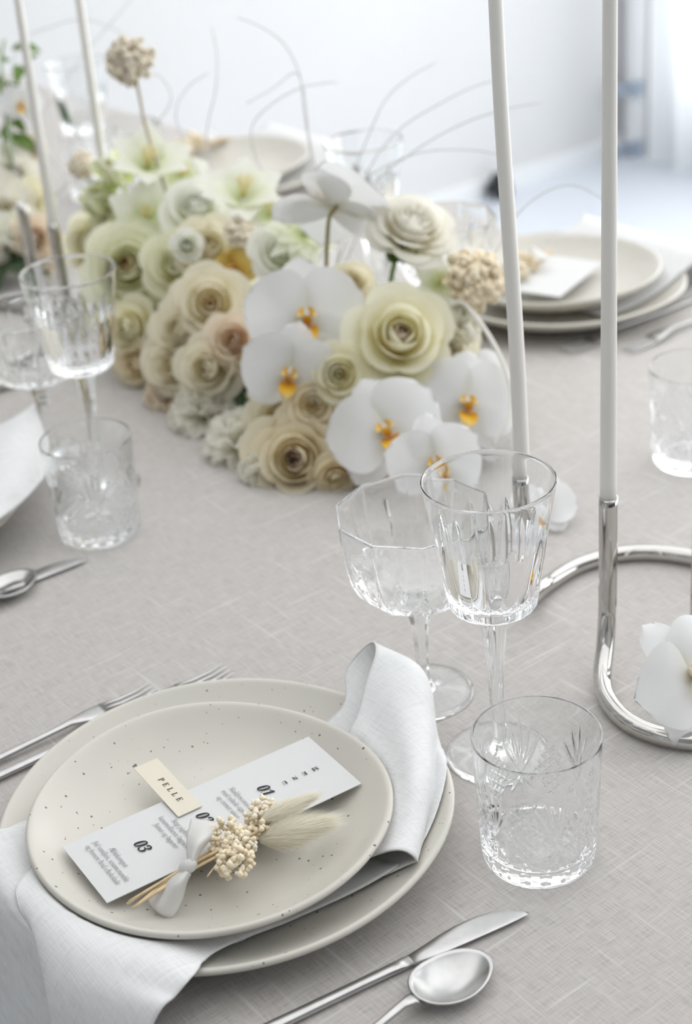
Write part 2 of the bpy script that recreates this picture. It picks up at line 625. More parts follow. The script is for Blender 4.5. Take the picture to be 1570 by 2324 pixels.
# right wall with two tall window openings: piers, sills and lintel
WZ0, WZ1 = FLOOR_Z + 0.12, 1.65
win = [(-2.7, -0.2), (0.3, 3.22)]
vv, ff = [], []
for lo, hi in (((W_RIGHT, W_FRONT, FLOOR_Z), (W_RIGHT + 0.25, win[0][0], CEIL_Z)),
               ((W_RIGHT, win[0][1], FLOOR_Z), (W_RIGHT + 0.25, win[1][0], CEIL_Z)),
               ((W_RIGHT, win[1][1], FLOOR_Z), (W_RIGHT + 0.25, W_BACK, CEIL_Z)),
               ((W_RIGHT, win[0][0], FLOOR_Z), (W_RIGHT + 0.25, win[0][1], WZ0)),
               ((W_RIGHT, win[1][0], FLOOR_Z), (W_RIGHT + 0.25, win[1][1], WZ0)),
               ((W_RIGHT, win[0][0], WZ1), (W_RIGHT + 0.25, win[0][1], CEIL_Z)),
               ((W_RIGHT, win[1][0], WZ1), (W_RIGHT + 0.25, win[1][1], CEIL_Z))):
    a, b_ = box_vf(lo, hi)
    n0 = len(vv)
    vv += a
    ff += [tuple(i + n0 for i in q) for q in b_]
o = link('wall_right', mesh_data('wall_right', vv, ff, M_WALL, False), None, (0, 0, 0), (0, 0, ROOM_ROT))
o['kind'] = 'structure'
for k, (d0, d1) in enumerate(win, 1):
    fr = room_box('window_%d' % k, W_RIGHT + 0.06, W_RIGHT + 0.2, d0, d1, WZ0, WZ0 + 0.03, M_TRIM)
    for nm, a, b_, z0, z1 in (('jamb', d0, d0 + 0.05, WZ0 + 0.03, WZ1), ('jamb', d1 - 0.05, d1, WZ0 + 0.03, WZ1),
                              ('head', d0 + 0.05, d1 - 0.05, WZ1 - 0.05, WZ1)):
        room_box(nm, W_RIGHT + 0.12, W_RIGHT + 0.17, a, b_, z0, z1, M_TRIM, None, fr)
room_box('baseboard_back', W_LEFT, W_RIGHT - 0.02, W_BACK - 0.016, W_BACK, FLOOR_Z, FLOOR_Z + 0.05, M_TRIM)
# post in the corner with two dark hinges, pale curtain before the window
post = room_box('trim_1', W_RIGHT - 0.05, W_RIGHT - 0.005, W_BACK - 0.075, W_BACK - 0.03, FLOOR_Z, CEIL_Z, M_TRIM)
for z0 in (-0.735, -0.555):
    room_box('hinge', W_RIGHT - 0.13, W_RIGHT - 0.05, W_BACK - 0.06, W_BACK - 0.045, z0, z0 + 0.022, M_BLUEGREY, None, post)
    room_box('hinge', W_RIGHT - 0.07, W_RIGHT - 0.03, W_BACK - 0.085, W_BACK - 0.076, z0 - 0.012, z0 + 0.034, M_BLUEGREY, None, post)


def curtain_fn(u, w):
    d = 2.55 + (3.28 - 2.55) * u
    n = W_RIGHT - 0.075 + 0.028 * math.sin(u * 2 * PI * 7 + 0.4 * math.sin(u * 9)) * (0.6 + 0.4 * (1 - w))
    return P3(n, d, FLOOR_Z + 0.015 + w * (1.75 - FLOOR_Z))


v, f, uv = grid(110, 8, curtain_fn, True)
o = link('curtain', mesh_data('curtain', v, f, M_CURTAIN, True, uv))
tag(o, 'sheer white curtain hanging in soft folds at the bright window in the back corner', 'curtain')
v, f = tube([tuple(P3(W_RIGHT - 0.075, 0.2, 1.78)), tuple(P3(W_RIGHT - 0.075, 3.4, 1.78))], 0.012, 10)
rod = link('trim_2', mesh_data('curtain_rail', v, f, M_TRIM))
rod['kind'] = 'structure'

# black plug and its cable on the floor by the back wall
pc = at(1133, 425, FLOOR_Z + 0.03)
plug = empty('floor_plug', 'small black plug block lying on the floor by the back wall', 'plug', (pc[0], pc[1], FLOOR_Z), ROOM_ROT)
for nm, lo, hi in (('plug_body', (-0.032, -0.025, 0.0), (0.03, 0.025, 0.045)), ('plug_cap', (-0.02, -0.018, 0.045), (0.018, 0.018, 0.072))):
    v, f = box_vf(lo, hi)
    me = mesh_data(nm, v, f, M_BLACK, False)
    q = link(nm, me, plug)
    b_ = q.modifiers.new('bevel', 'BEVEL')
    b_.width = 0.008
    b_.segments = 3
pl = [(-0.03, 0.0, 0.012), (-0.09, -0.05, 0.006), (-0.2, -0.1, 0.006), (-0.34, -0.12, 0.006), (-0.6, -0.2, 0.006)]
v, f = tube(curve_pts(pl, 24), 0.006, 8)
link('cable', mesh_data('plug_cable', v, f, M_CABLE), plug)

# ================================================================== TABLE
TN0, TN1, TD0, TD1 = 0.272, 1.395, -0.2, 3.02
tb = empty('dining_table', 'long dining table hidden under the stone grey linen cloth', 'table', tuple(P3((TN0 + TN1) / 2, 1.4, FLOOR_Z)), ROOM_ROT)
hw, hl = (TN1 - TN0) / 2 - 0.02, (TD1 - TD0) / 2 - 0.02
v, f = box_vf((-hw, -hl, 0.715), (hw, hl, 0.743))
link('tabletop', mesh_data('tabletop', v, f, M_WOOD, False), tb, (0, (TD0 + TD1) / 2 - 1.4, 0))
for sx in (-1, 1):
    for sy in (-1, 1):
        v, f = box_vf((-0.03, -0.03, 0), (0.03, 0.03, 0.715))
        link('leg', mesh_data('table_leg', v, f, M_WOOD, False), tb, (sx * (hw - 0.07), sy * (hl - 0.12) + (TD0 + TD1) / 2 - 1.4, 0))


def cloth_mesh():
    cr, per = 0.05, []
    cn, cd, hn, hd = (TN0 + TN1) / 2, (TD0 + TD1) / 2, (TN1 - TN0) / 2, (TD1 - TD0) / 2

    def outline(off):
        pts = []
        for (sx, sy, a0) in ((1, -1, -90), (1, 1, 0), (-1, 1, 90), (-1, -1, 180)):
            for k in range(9):
                a = math.radians(a0 + 90 * k / 8)
                pts.append((cn + sx * (hn - cr) + (cr + off) * math.cos(a), cd + sy * (hd - cr) + (cr + off) * math.sin(a)))
        out = []
        for i, p in enumerate(pts):
            q = pts[(i + 1) % len(pts)]
            L_ = math.hypot(q[0] - p[0], q[1] - p[1])
            L0 = L_
            m = max(1, int(round(({0: 1}.get(0, 1)) * (60 if L0 > 2 else 24 if L0 > 0.5 else 1))))
            for j in range(m):
                t = j / m
                out.append((p[0] * (1 - t) + q[0] * t, p[1] * (1 - t) + q[1] * t))
        return out
    rings = [(-0.012, 0.0), (-0.006, -0.0012), (-0.001, -0.005), (0.002, -0.012)]
    for k in range(1, 15):
        rings.append((0.003, -0.012 - 0.56 * k / 14))
    v, f, ids = [], [], []
    for ri, (off, z) in enumerate(rings):
        base = outline(off)
        m = len(base)
        row = []
        s = 0
        for i, (n, d) in enumerate(base):
            if ri > 3:
                amp = 0.02 * ((-z - 0.012) / 0.56) ** 0.8
                wv = 0.5 + 0.5 * math.sin(2 * PI * (d * 2.3 + n * 3.1) + 0.8 * math.sin(d * 5.0))
                cx, cy = n - cn, d - cd
                ex = max(abs(cx) - (hn - 0.06), 0) * math.copysign(1, cx)
                ey = max(abs(cy) - (hd - 0.06), 0) * math.copysign(1, cy)
                q = math.hypot(ex, ey) or 1
                n += ex / q * amp * (0.25 + wv)
                d += ey / q * amp * (0.25 + wv)
            row.append(len(v))
            v.append(tuple(P3(n, d, z)))
        ids.append(row)
    f.append(tuple(ids[0]))
    for a, b_ in zip(ids, ids[1:]):
        for i in range(m):
            j = (i + 1) % m
            f.append((a[j], a[i], b_[i], b_[j]))
    return v, f


v, f = cloth_mesh()
cl = link('tablecloth', mesh_data('tablecloth', v, f, M_CLOTH))
cl.modifiers.new('thickness', 'SOLIDIFY').thickness = 0.0008
cl.modifiers['thickness'].offset = -1
tag(cl, 'stone grey slubby linen tablecloth covering the whole long table', 'tablecloth')

# ================================================================== PLATES
def plate_profile(R, base_r, rim_z, t):
    """outer underside from the axis to the lip and back over the inside"""
    pr = [(0, 0.0015), (base_r * 0.86, 0.0015), (base_r * 0.9, 0.0), (base_r, 0.0), (base_r * 1.03, 0.0015)]
    n = 14
    under, inner = [], []
    for k in range(1, n + 1):
        s = k / n
        r = base_r * 1.03 + (R - base_r * 1.03) * s
        z = 0.0015 + (rim_z - t * 0.35 - 0.0015) * (s ** 1.45)
        under.append((r, z))
    lip = [(R + t * 0.28, rim_z - t * 0.05), (R + t * 0.30, rim_z + t * 0.22), (R + t * 0.12, rim_z + t * 0.45), (R - t * 0.2, rim_z + t * 0.46), (R - t * 0.5, rim_z + t * 0.28)]
    for k in range(n, -1, -1):
        s = k / n
        r = base_r * 0.92 + (R - t * 0.9 - base_r * 0.92) * s
        z = t + (rim_z - t) * (s ** 1.9)
        inner.append((r, z))
    return pr + under + lip + inner + [(base_r * 0.6, t), (base_r * 0.3, t), (0, t)]


def plate_mesh(name, R, base_r, rim_z, t, wob, seed):
    rnd = random.Random(seed)
    ph = [rnd.uniform(0, 2 * PI) for _ in range(6)]

    def disp(th, r, z):
        k = max(0, (r - base_r) / (R - base_r))
        q = wob * k * (math.sin(2 * th + ph[0]) + 0.5 * math.sin(3 * th + ph[1]) + 0.25 * math.sin(5 * th + ph[2]))
        zz = z + k * 0.0022 * (math.sin(2 * th + ph[3]) + 0.6 * math.sin(3 * th + ph[4]))
        return r * (1 + q), zz
    v, f = lathe(plate_profile(R, base_r, rim_z, t), 128, disp)
    return mesh_data(name, v, f, M_PLATE)


ME_BIG = plate_mesh('dinner_plate', 0.1485, 0.092, 0.027, 0.0062, 0.008, 3)
ME_SMALL = plate_mesh('side_plate', 0.1165, 0.072, 0.0255, 0.006, 0.010, 11)


def put_plate(me, name, loc, rot, label, group):
    o = link(name, me, None, loc, (0, 0, rot))
    return tag(o, label, 'plate', group)


BIGC = (-0.096, 0.857)
put_plate(ME_BIG, 'dinner_plate', (BIGC[0], BIGC[1], 0.0008), 0.4, 'large cream speckled dinner plate lying lowest in the near setting', 'dinner plates')
SMALL_Z = 0.0165
put_plate(ME_SMALL, 'side_plate', (-0.104, 0.842, SMALL_Z), 0.2, 'smaller cream speckled plate holding the menu card in the near setting', 'side plates')


# ================================================================== NAPKIN of the near setting
def A(x, y, z):
    return at(x, y, z)


near = [P3(.41, .668, .024), A(835, 1945, .034), A(898, 1928, .042), A(933, 1938, .040), A(946, 1964, .029), A(914, 1998, .0150), A(835, 2014, .0115), A(745, 2032, .0112), P3(.36, .66, .0135)]
mid1 = [P3(.43, .67, .025), A(868, 1880, .037), A(925, 1868, .042), A(958, 1866, .037), A(965, 1880, .027), P3(.515, .655, .014), P3(.485, .668, .0125), P3(.43, .68, .012), P3(.38, .68, .012)]
mid2 = [P3(.455, .69, .026), A(875, 1780, .040), A(935, 1765, .048), A(972, 1760, .043), A(981, 1772, .031), P3(.555, .69, .022), P3(.52, .70, .0155), P3(.46, .71, .012), P3(.4, .71, .012)]
mid3 = [P3(.475, .715, .027), A(850, 1690, .042), A(915, 1640, .054), A(965, 1612, .051), A(986, 1622, .038), P3(.575, .735, .030), P3(.535, .745, .022), P3(.48, .75, .0145), P3(.41, .74, .0125)]
mid4 = [P3(.485, .735, .028), A(830, 1660, .043), A(880, 1570, .057), A(930, 1515, .059), A(955, 1520, .049), P3(.59, .775, .038), P3(.55, .77, .027), P3(.49, .768, .016), P3(.42, .76, .0125)]
far = [P3(.49, .745, .028), A(806, 1640, .043), A(836, 1540, .056), A(854, 1482, .062), A(846, 1458, .058), A(812, 1485, .047), A(784, 1530, .037), A(767, 1618, .0265), P3(.43, .785, .013)]
v1, f1 = patch([near, mid1, mid2, mid3, mid4, far], 90, 64)
# the hanging end: an upper flap on a wider under layer, both running over the plate rim and the table edge
flap = [
    [P3(.47, .635, .0125), P3(.47, .69, .0125), P3(.47, .745, .0125), P3(.47, .80, .0125)],
    [P3(.40, .652, .0135), P3(.40, .70, .0135), P3(.40, .76, .0135), P3(.40, .815, .0135)],
    [P3(.345, .652, .024), P3(.345, .70, .0245), P3(.345, .765, .0245), P3(.345, .815, .024)],
    [A(440, 2212, .0365), P3(.305, .70, .038), P3(.303, .755, .038), A(66, 1975, .0375)],
    [A(400, 2258, .034), P3(.276, .69, .0385), P3(.271, .735, .0385), A(44, 2055, .036)],
    [A(350, 2318, .027), P3(.259, .675, .018), P3(.254, .702, .014), A(150, 2228, .012)],
    [P3(.250, .628, -.03), P3(.252, .658, -.03), P3(.246, .68, -.03), P3(.2445, .705, -.03)],
    [P3(.256, .622, -.10), P3(.246, .645, -.10), P3(.236, .665, -.10), P3(.236, .70, -.10)],
]
v2, f2 = patch(flap, 56, 100)
under = [
    [P3(.44, .68, .0112), P3(.44, .75, .0112), P3(.44, .81, .0112), P3(.44, .84, .0112)],
    [P3(.38, .68, .0125), P3(.38, .75, .0125), P3(.38, .82, .0125), P3(.38, .852, .013)],
    [P3(.335, .675, .022), P3(.335, .75, .0225), P3(.335, .82, .022), A(58, 1866, .024)],
    [P3(.300, .67, .031), P3(.300, .74, .031), P3(.300, .81, .031), A(-8, 1884, .034)],
    [P3(.272, .68, .031), P3(.268, .74, .031), P3(.268, .81, .030), P3(.27, .858, .027)],
    [P3(.263, .68, -.01), P3(.2605, .735, -.01), P3(.257, .81, -.012), P3(.260, .858, -.012)],
    [P3(.259, .68, -.11), P3(.2515, .73, -.11), P3(.2535, .80, -.11), P3(.246, .855, -.11)],
    [P3(.254, .68, -.26), P3(.2435, .73, -.26), P3(.252, .80, -.26), P3(.242, .855, -.26)],
]
v3, f3 = patch(under, 56, 100)
from mathutils.bvhtree import BVHTree


def plate_tree(me, loc, rot):
    M = Matrix.Translation(loc) @ Matrix.Rotation(rot, 4, 'Z')
    return BVHTree.FromPolygons([M @ q.co for q in me.vertices], [tuple(p.vertices) for p in me.polygons])


def squeeze(vv, big, small, lo=.0014, hi=.0014):
    out = []
    for x, y, z in vv:
        h = small.ray_cast(Vector((x, y, -.05)), Vector((0, 0, 1)))
        g = big.ray_cast(Vector((x, y, .3)), Vector((0, 0, -1)))
        if h[0] is not None:
            z = min(z, h[0].z - hi)
        if g[0] is not None:
            z = max(z, g[0].z + lo)
        p = Vector((x, y, z))
        for tree, g in ((big, lo), (small, hi)):
            loc, nor, _, dist = tree.find_nearest(p, .005)
            if loc is not None and (p - loc).dot(nor) < min(g, .0026):
                p += nor * (min(g, .0026) - (p - loc).dot(nor))
        out.append(tuple(p))
    return out


BT, ST = plate_tree(ME_BIG, (BIGC[0], BIGC[1], .0008), .4), plate_tree(ME_SMALL, (-0.104, 0.842, SMALL_Z), .2)
vv, ff = [], []
for a, b_, lo, hi in ((v1, f1, .0030, .0026), (v2, f2, .0046, .0022), (v3, f3, .0020, .0048)):
    n0 = len(vv)
    vv += squeeze(a, BT, ST, lo, hi)
    ff += [tuple(i + n0 for i in q) for q in b_]
nap = link('napkin', mesh_data('napkin', vv, ff, M_NAPKIN))
thicken(nap, 0.0011)
tag(nap, 'white linen napkin folded between the two near plates, one end hanging off the table', 'napkin')


hem_rows = (squeeze([v1[63 * 90 + i] for i in range(6, 90)], BT, ST, .0030, .0026), squeeze([v1[i] for i in range(3, 90)], BT, ST, .0030, .0026),
            squeeze([v2[j * 56 + 55] for j in range(24, 100)], BT, ST, .0046, .0022))
for row in hem_rows:
    hv, hf = tube(row, 0.0009, 6)
    link('hem', mesh_data('napkin_hem', hv, hf, M_HEM), nap)

# ================================================================== TEXT
MATH = 0x1D434


def italic(s):
    o_ = ''
    for c in s:
        if c == 'h':
            o_ += '\u210e'
        elif 'a' <= c <= 'z':
            o_ += chr(0x1D44E + ord(c) - 97)
        elif 'A' <= c <= 'Z':
            o_ += chr(0x1D434 + ord(c) - 65)
        else:
            o_ += c
    return o_


def bold_caps(s):
    return ''.join(chr(0x1D400 + ord(c) - 65) if 'A' <= c <= 'Z' else chr(0x1D7CE + ord(c) - 48) if c.isdigit() else c for c in s)


def text_mesh(name, body, size, mat, shear=0.0, width=None, spacing=1.0, sx=1.0):
    c = bpy.data.curves.new(name, 'FONT')
    c.body = body
    c.size = size
    c.shear = shear
    c.align_x = 'CENTER'
    c.align_y = 'CENTER'
    c.space_character = spacing
    c.resolution_u = 3
    t = bpy.data.objects.new(name, c)
    COL.objects.link(t)
    bpy.context.view_layer.update()
    me = bpy.data.meshes.new_from_object(t.evaluated_get(bpy.context.evaluated_depsgraph_get()))
    bpy.data.objects.remove(t)
    me.name = name
    n = len(me.vertices)
    co = np.zeros(3 * n, dtype=np.float32)
    me.vertices.foreach_get('co', co)
    co = co.reshape(-1, 3)
    w = co[:, 0].max() - co[:, 0].min()
    mid = (co[:, 0].max() + co[:, 0].min()) / 2
    k = (width / w) if width else sx
    co[:, 0] = (co[:, 0] - mid) * k
    me.vertices.foreach_set('co', co.ravel())
    me.materials.clear()
    me.materials.append(mat)
    me.update()
    return me


def frame_obj(o, origin, ex, ey):
    ex, ey = Vector(ex).normalized(), Vector(ey).normalized()
    ez = ex.cross(ey).normalized()
    ey = ez.cross(ex)
    o.matrix_world = Matrix(((ex.x, ey.x, ez.x, origin[0]), (ex.y, ey.y, ez.y, origin[1]), (ex.z, ey.z, ez.z, origin[2]), (0, 0, 0, 1)))


# menu card: width along its reading direction, length along the card
CARD_Z = SMALL_Z + 0.0205
ca, cb, cc, cd_ = (at(x, y, CARD_Z) for x, y in ((143, 1925), (245, 2050), (818, 1777), (697, 1668)))
cctr = (ca + cb + cc + cd_) / 4
ex = ((cb - ca) + (cc - cd_)) / 2
ey = ((cd_ - ca) + (cc - cb)) / 2
CW, CL = float(np.linalg.norm(ex)), float(np.linalg.norm(ey))
menu = empty('menu_card', 'tall white printed menu card lying on the near smaller plate', 'card', (0, 0, 0))
frame_obj(menu, cctr, ex, ey)


def card_sheet(name, w, l, t, bend, mat, parent):
    def fn(u, s):
        x, y = (u - .5) * w, (s - .5) * l
        return (x, y, bend * (y / (l / 2)) ** 2)
    v, f = grid(6, 25, fn)
    o = link(name, mesh_data(name, v, f, mat, False), parent)
    thicken(o, t, -1)
    return o


BEND = 0.0
card_sheet('card', CW, CL, 0.0005, BEND, M_CARD, menu)


def card_text(name, body, x, y, size, mat, rot=0.0, **kw):
    me = text_mesh(name, body, size, mat, **kw)
    o = link(name, me, menu, (x, y, 0.00075), (0, 0, rot))
    return o


card_text('menu_title', bold_caps('MENU'), 0.001, 0.0655, 0.0052, M_INK, -PI / 2, spacing=2.6)
for num, y0, lines in (('01', 0.0385, ('Skaldyrsconsommé', 'med syltede agurker', 'og cremet sauce')),
                       ('02', -0.0075, ('Stegt pighvar', 'karamelliseret løgpuré', 'fumet og løgurter')),
                       ('03', -0.0525, ('Æblekompot', 'fed vaniljeis, sesamcrumble', 'og frossen hvid chokolade'))):
    card_text('course_number', bold_caps(num), 0.0, y0, 0.0115, M_INK, 0.0, shear=0.28, sx=0.92)
    for k, s in enumerate(lines):
        card_text('course_text', italic(s), 0.0, y0 - 0.0165 - 0.0056 * k, 0.0052, M_INKG, 0.0, sx=0.82)

pa, pb, pcx, pd = at(303, 1743, CARD_Z + .0035), at(404, 1853, CARD_Z + .0015), at(459, 1829, CARD_Z + .0015), at(357, 1721, CARD_Z + .0035)
pctr = (pa + pb + pcx + pd) / 4
pex = ((pb - pa) + (pcx - pd)) / 2
pey = ((pd - pa) + (pcx - pb)) / 2
place = empty('place_card', 'small cream name card resting across the edge of the menu card', 'card', (0, 0, 0))
frame_obj(place, pctr, pex, pey)
PW, PL = float(np.linalg.norm(pex)), float(np.linalg.norm(pey))
card_sheet('card', PW, PL, 0.0006, 0, M_CREAMCARD, place)
link('printed_name', text_mesh('printed_name', bold_caps('PELLE'), 0.0058, M_INKB, shear=0.12, spacing=2.0, width=PW * 0.46), place, (PW * 0.06, 0, 0.0002))


# ================================================================== DRIED FLOWER PARTS
def lumps(n, R, r0, r1, seed, hemi=0.2, flat=0.8):
    """popcorn florets gathered in one mesh"""
    rnd = random.Random(seed)
    v, f = [], []
    t = (1 + 5 ** 0.5) / 2
    ico = [Vector(p).normalized() for p in ((-1, t, 0), (1, t, 0), (-1, -t, 0), (1, -t, 0), (0, -1, t), (0, 1, t), (0, -1, -t), (0, 1, -t), (t, 0, -1), (t, 0, 1), (-t, 0, -1), (-t, 0, 1))]
    icf = [(0, 11, 5), (0, 5, 1), (0, 1, 7), (0, 7, 10), (0, 10, 11), (1, 5, 9), (5, 11, 4), (11, 10, 2), (10, 7, 6), (7, 1, 8), (3, 9, 4), (3, 4, 2), (3, 2, 6), (3, 6, 8), (3, 8, 9), (4, 9, 5), (2, 4, 11), (6, 2, 10), (8, 6, 7), (9, 8, 1)]
    for k in range(n):
        z = 1 - (1 + hemi) * (k + .5) / n
        a = k * 2.39996 + rnd.uniform(-.3, .3)
        q = math.sqrt(max(0, 1 - z * z))
        c = Vector((q * math.cos(a), q * math.sin(a), z * flat)) * R * rnd.uniform(.72, 1.05)
        r = rnd.uniform(r0, r1)
        for m in range(3):
            off = Vector((rnd.uniform(-1, 1), rnd.uniform(-1, 1), rnd.uniform(-1, 1))) * r * .75
            n0 = len(v)
            s = r * rnd.uniform(.55, .85)
            for p in ico:
                v.append(tuple(c + off + p * s * rnd.uniform(.85, 1.15)))
            f += [tuple(i + n0 for i in q_) for q_ in icf]
    return v, f


def florets(name, n, R, r0, r1, seed, mat, parent, loc=(0, 0, 0), **kw):
    v, f = lumps(n, R, r0, r1, seed, **kw)
    o = link(name, mesh_data(name, v, f, mat), parent, loc)
    o['kind'] = 'stuff'
    return o


def bunny_tail(name, base, tip, r, nh, seed, parent, mat=M_BUNNY):
    """fluffy grass head: a soft core with thousands of fine hairs"""
    rnd = random.Random(seed)
    base, tip = Vector(base), Vector(tip)
    ax = (tip - base)
    L_ = ax.length
    ax.normalize()
    a = ax.orthogonal().normalized()
    b_ = ax.cross(a)
    v, f = [], []
    prof = [(s, r * 0.55 * math.sin(PI * (0.06 + 0.90 * s)) ** 0.8 * (1.25 - 0.95 * s)) for s in [k / 11 for k in range(12)]]
    v, f = tube([tuple(base + ax * (s * L_ * .9)) for s, _ in prof], [q for _, q in prof], 14)
    for k in range(nh):
        s = rnd.uniform(0.02, 0.95)
        th = rnd.uniform(0, 2 * PI)
        rad = r * 0.52 * math.sin(PI * (0.06 + 0.9 * s)) ** 0.8 * (1.25 - 0.95 * s)
        d = a * math.cos(th) + b_ * math.sin(th)
        p = base + ax * (s * L_ * .9) + d * rad
        hl = r * rnd.uniform(.5, 1.25) * (1.0 + .5 * s * s)
        e = p + (d * rnd.uniform(.35, .9) * (1 - .8 * s) + ax * rnd.uniform(.8, 1.2)).normalized() * hl
        w = ax.cross(d).normalized() * 0.00014
        n0 = len(v)
        v += [tuple(p - w), tuple(p + w), tuple(e)]
        f.append((n0, n0 + 1, n0 + 2))
    o = link(name, mesh_data(name, v, f, mat, True, [(.5, .5)] * len(v)), parent)
    return o


def posy(origin_pts=None):
    """dried posy tied with a ribbon, built in world coordinates on the near plate"""
    p0 = at(440, 1965, CARD_Z + .006)
    root = empty('dried_posy', 'small posy of dried cream flowers tied with white ribbon on the near menu card', 'posy', tuple(p0), 0, 'dried posies')

    def L(p):
        return tuple(np.asarray(p) - p0)
    # stems
    sts = [((288, 2052, .002), (428, 1962, .006), (590, 1862, .012)), ((300, 2062, .002), (434, 1968, .006), (540, 1895, .010)),
           ((293, 2046, .003), (425, 1968, .008), (560, 1905, .010)), ((308, 2056, .002), (432, 1960, .005), (625, 1868, .010)),
           ((330, 2042, .003), (438, 1973, .007), (520, 1930, .010)), ((350, 2020, .004), (430, 1964, .009), (600, 1880, .014)),
           ((360, 2018, .003), (436, 1966, .004), (545, 1915, .008))]
    for k, tri in enumerate(sts):
        P = [at(x, y, CARD_Z + .0005 + z * (1 if z > .004 else .5)) for x, y, z in tri]
        v, f = tube([L(p) for p in curve_pts(P, 14)], 0.00095, 6)
        link('stem', mesh_data('dried_stem', v, f, M_STRAW), root)
    for k, (x, y, x2, y2) in enumerate(((520, 1935, 530, 1960), (500, 1945, 470, 1990), (545, 1900, 520, 1870), (555, 1890, 580, 1840), (560, 1880, 600, 1830), (570, 1885, 575, 1865))):
        P = [at(440 + (x - 440) * .2, 1965 + (y - 1965) * .2, CARD_Z + .007), at(x, y, CARD_Z + .010), at(x2, y2, CARD_Z + .012)]
        v, f = tube([L(p) for p in curve_pts(P, 10)], 0.0005, 5)
        link('stem', mesh_data('thin_dried_stem', v, f, M_STRAW), root)
    # everlasting heads
    for nm, x, y, R, n, sd, m in (('floret_head', 516, 1903, .0115, 26, 5, M_FLORET), ('floret_head', 532, 1955, .0095, 20, 6, M_FLORET), ('floret_head', 546, 1922, .0085, 16, 8, M_FLORETW), ('floret_head', 600, 1853, .0105, 26, 7, M_FLORETW), ('floret_head', 600, 1872, .0075, 14, 9, M_FLORET)):
        florets(nm, int(n * 1.7), R * 1.12, .0020, .0033, sd, m, root, L(at(x, y, CARD_Z + .012)), hemi=.75, flat=.85)
    # bunny tails
    bt = bunny_tail('bunny_tail', L(at(588, 1905, CARD_Z + .007)), L(at(736, 1868, CARD_Z + .009)), .0145, 7000, 3, root)
    bt = bunny_tail('bunny_tail', L(at(594, 1862, CARD_Z + .018)), L(at(712, 1808, CARD_Z + .020)), .0085, 4500, 4, root)
    # ribbon: knot and two tails
    kn = curve_pts([L(at(412, 1972, CARD_Z + .010)), L(at(428, 1966, CARD_Z + .0135)), L(at(441, 1958, CARD_Z + .012))], 8)
    v, f = tube(kn, [.0025, .0036, .0042, .0044, .0044, .0040, .0032, .0022], 12)
    link('ribbon_knot', mesh_data('ribbon_knot', v, f, M_RIBBON), root)
    up = [[A(428, 1968, CARD_Z + .012), A(434, 1966, CARD_Z + .015), A(441, 1962, CARD_Z + .012)],
          [A(424, 1940, CARD_Z + .014), A(440, 1936, CARD_Z + .020), A(458, 1930, CARD_Z + .014)],
          [A(424, 1900, CARD_Z + .017), A(452, 1905, CARD_Z + .023), A(490, 1890, CARD_Z + .017)],
          [A(433, 1858, CARD_Z + .015), A(470, 1862, CARD_Z + .017), A(502, 1868, CARD_Z + .015)]]
    dn = [[A(415, 1972, CARD_Z + .011), A(424, 1978, CARD_Z + .0135), A(434, 1984, CARD_Z + .010)],
          [A(382, 1998, CARD_Z + .006), A(404, 2005, CARD_Z + .012), A(424, 2004, CARD_Z + .006)],
          [A(348, 2030, CARD_Z - .006), A(382, 2040, CARD_Z + .003), A(413, 2046, CARD_Z - .004)],
          [A(336, 2046, CARD_Z - .010), A(362, 2066, CARD_Z - .005), A(396, 2076, CARD_Z - .009)],
          [A(362, 2076, CARD_Z - .0125), A(374, 2082, CARD_Z - .0125), A(384, 2086, CARD_Z - .0125)]]
    for rows in (up, dn):
        rr = [[np.asarray(L(p)) for p in r] for r in rows]
        v, f = patch(rr, 14, 20)
        uvs = [(0.5, 0.5)] * len(v)
        o = link('ribbon_tail', mesh_data('ribbon_tail', v, f, M_RIBBON, True, uvs), root)
        thicken(o, 0.0004)
    return root


POSY = posy()


# ================================================================== CUTLERY
def steel(name, v, f, parent):
    return link(name, mesh_data(name, v, f, M_STEEL), parent)


def make_knife(loc, rot, label, grp):
    """local +x runs from the handle to the tip; length 0.235"""
    root = empty('dinner_knife', label, 'knife', loc, rot, grp)
    st = []
    for x, w, t in ((-.12, .0036, .0022), (-.118, .0042, .0026), (-.06, .0040, .0027), (0, .0036, .0027), (.02, .0038, .0026), (.034, .0044, .0020)):
        st.append(((x, 0, .0028), (0, w, 0), (0, 0, t)))
    v, f = loft(st, 16, 2.8)
    steel('handle', v, f, root)
    st = []
    for x, yc, w, t in ((.033, 0, .0043, .0018), (.045, .0006, .0056, .0014), (.058, .0012, .0074, .0011), (.072, .0016, .0085, .0010), (.085, .0012, .0086, .0009), (.097, .0000, .0078, .0008), (.107, -.0022, .0056, .0007), (.113, -.0044, .0030, .0006), (.116, -.0062, .0010, .0004)):
        st.append(((x, yc, .0026), (0, w, 0), (0, 0, t)))
    v, f = loft(st, 16, 2.2)
    steel('blade', v, f, root)
    return root


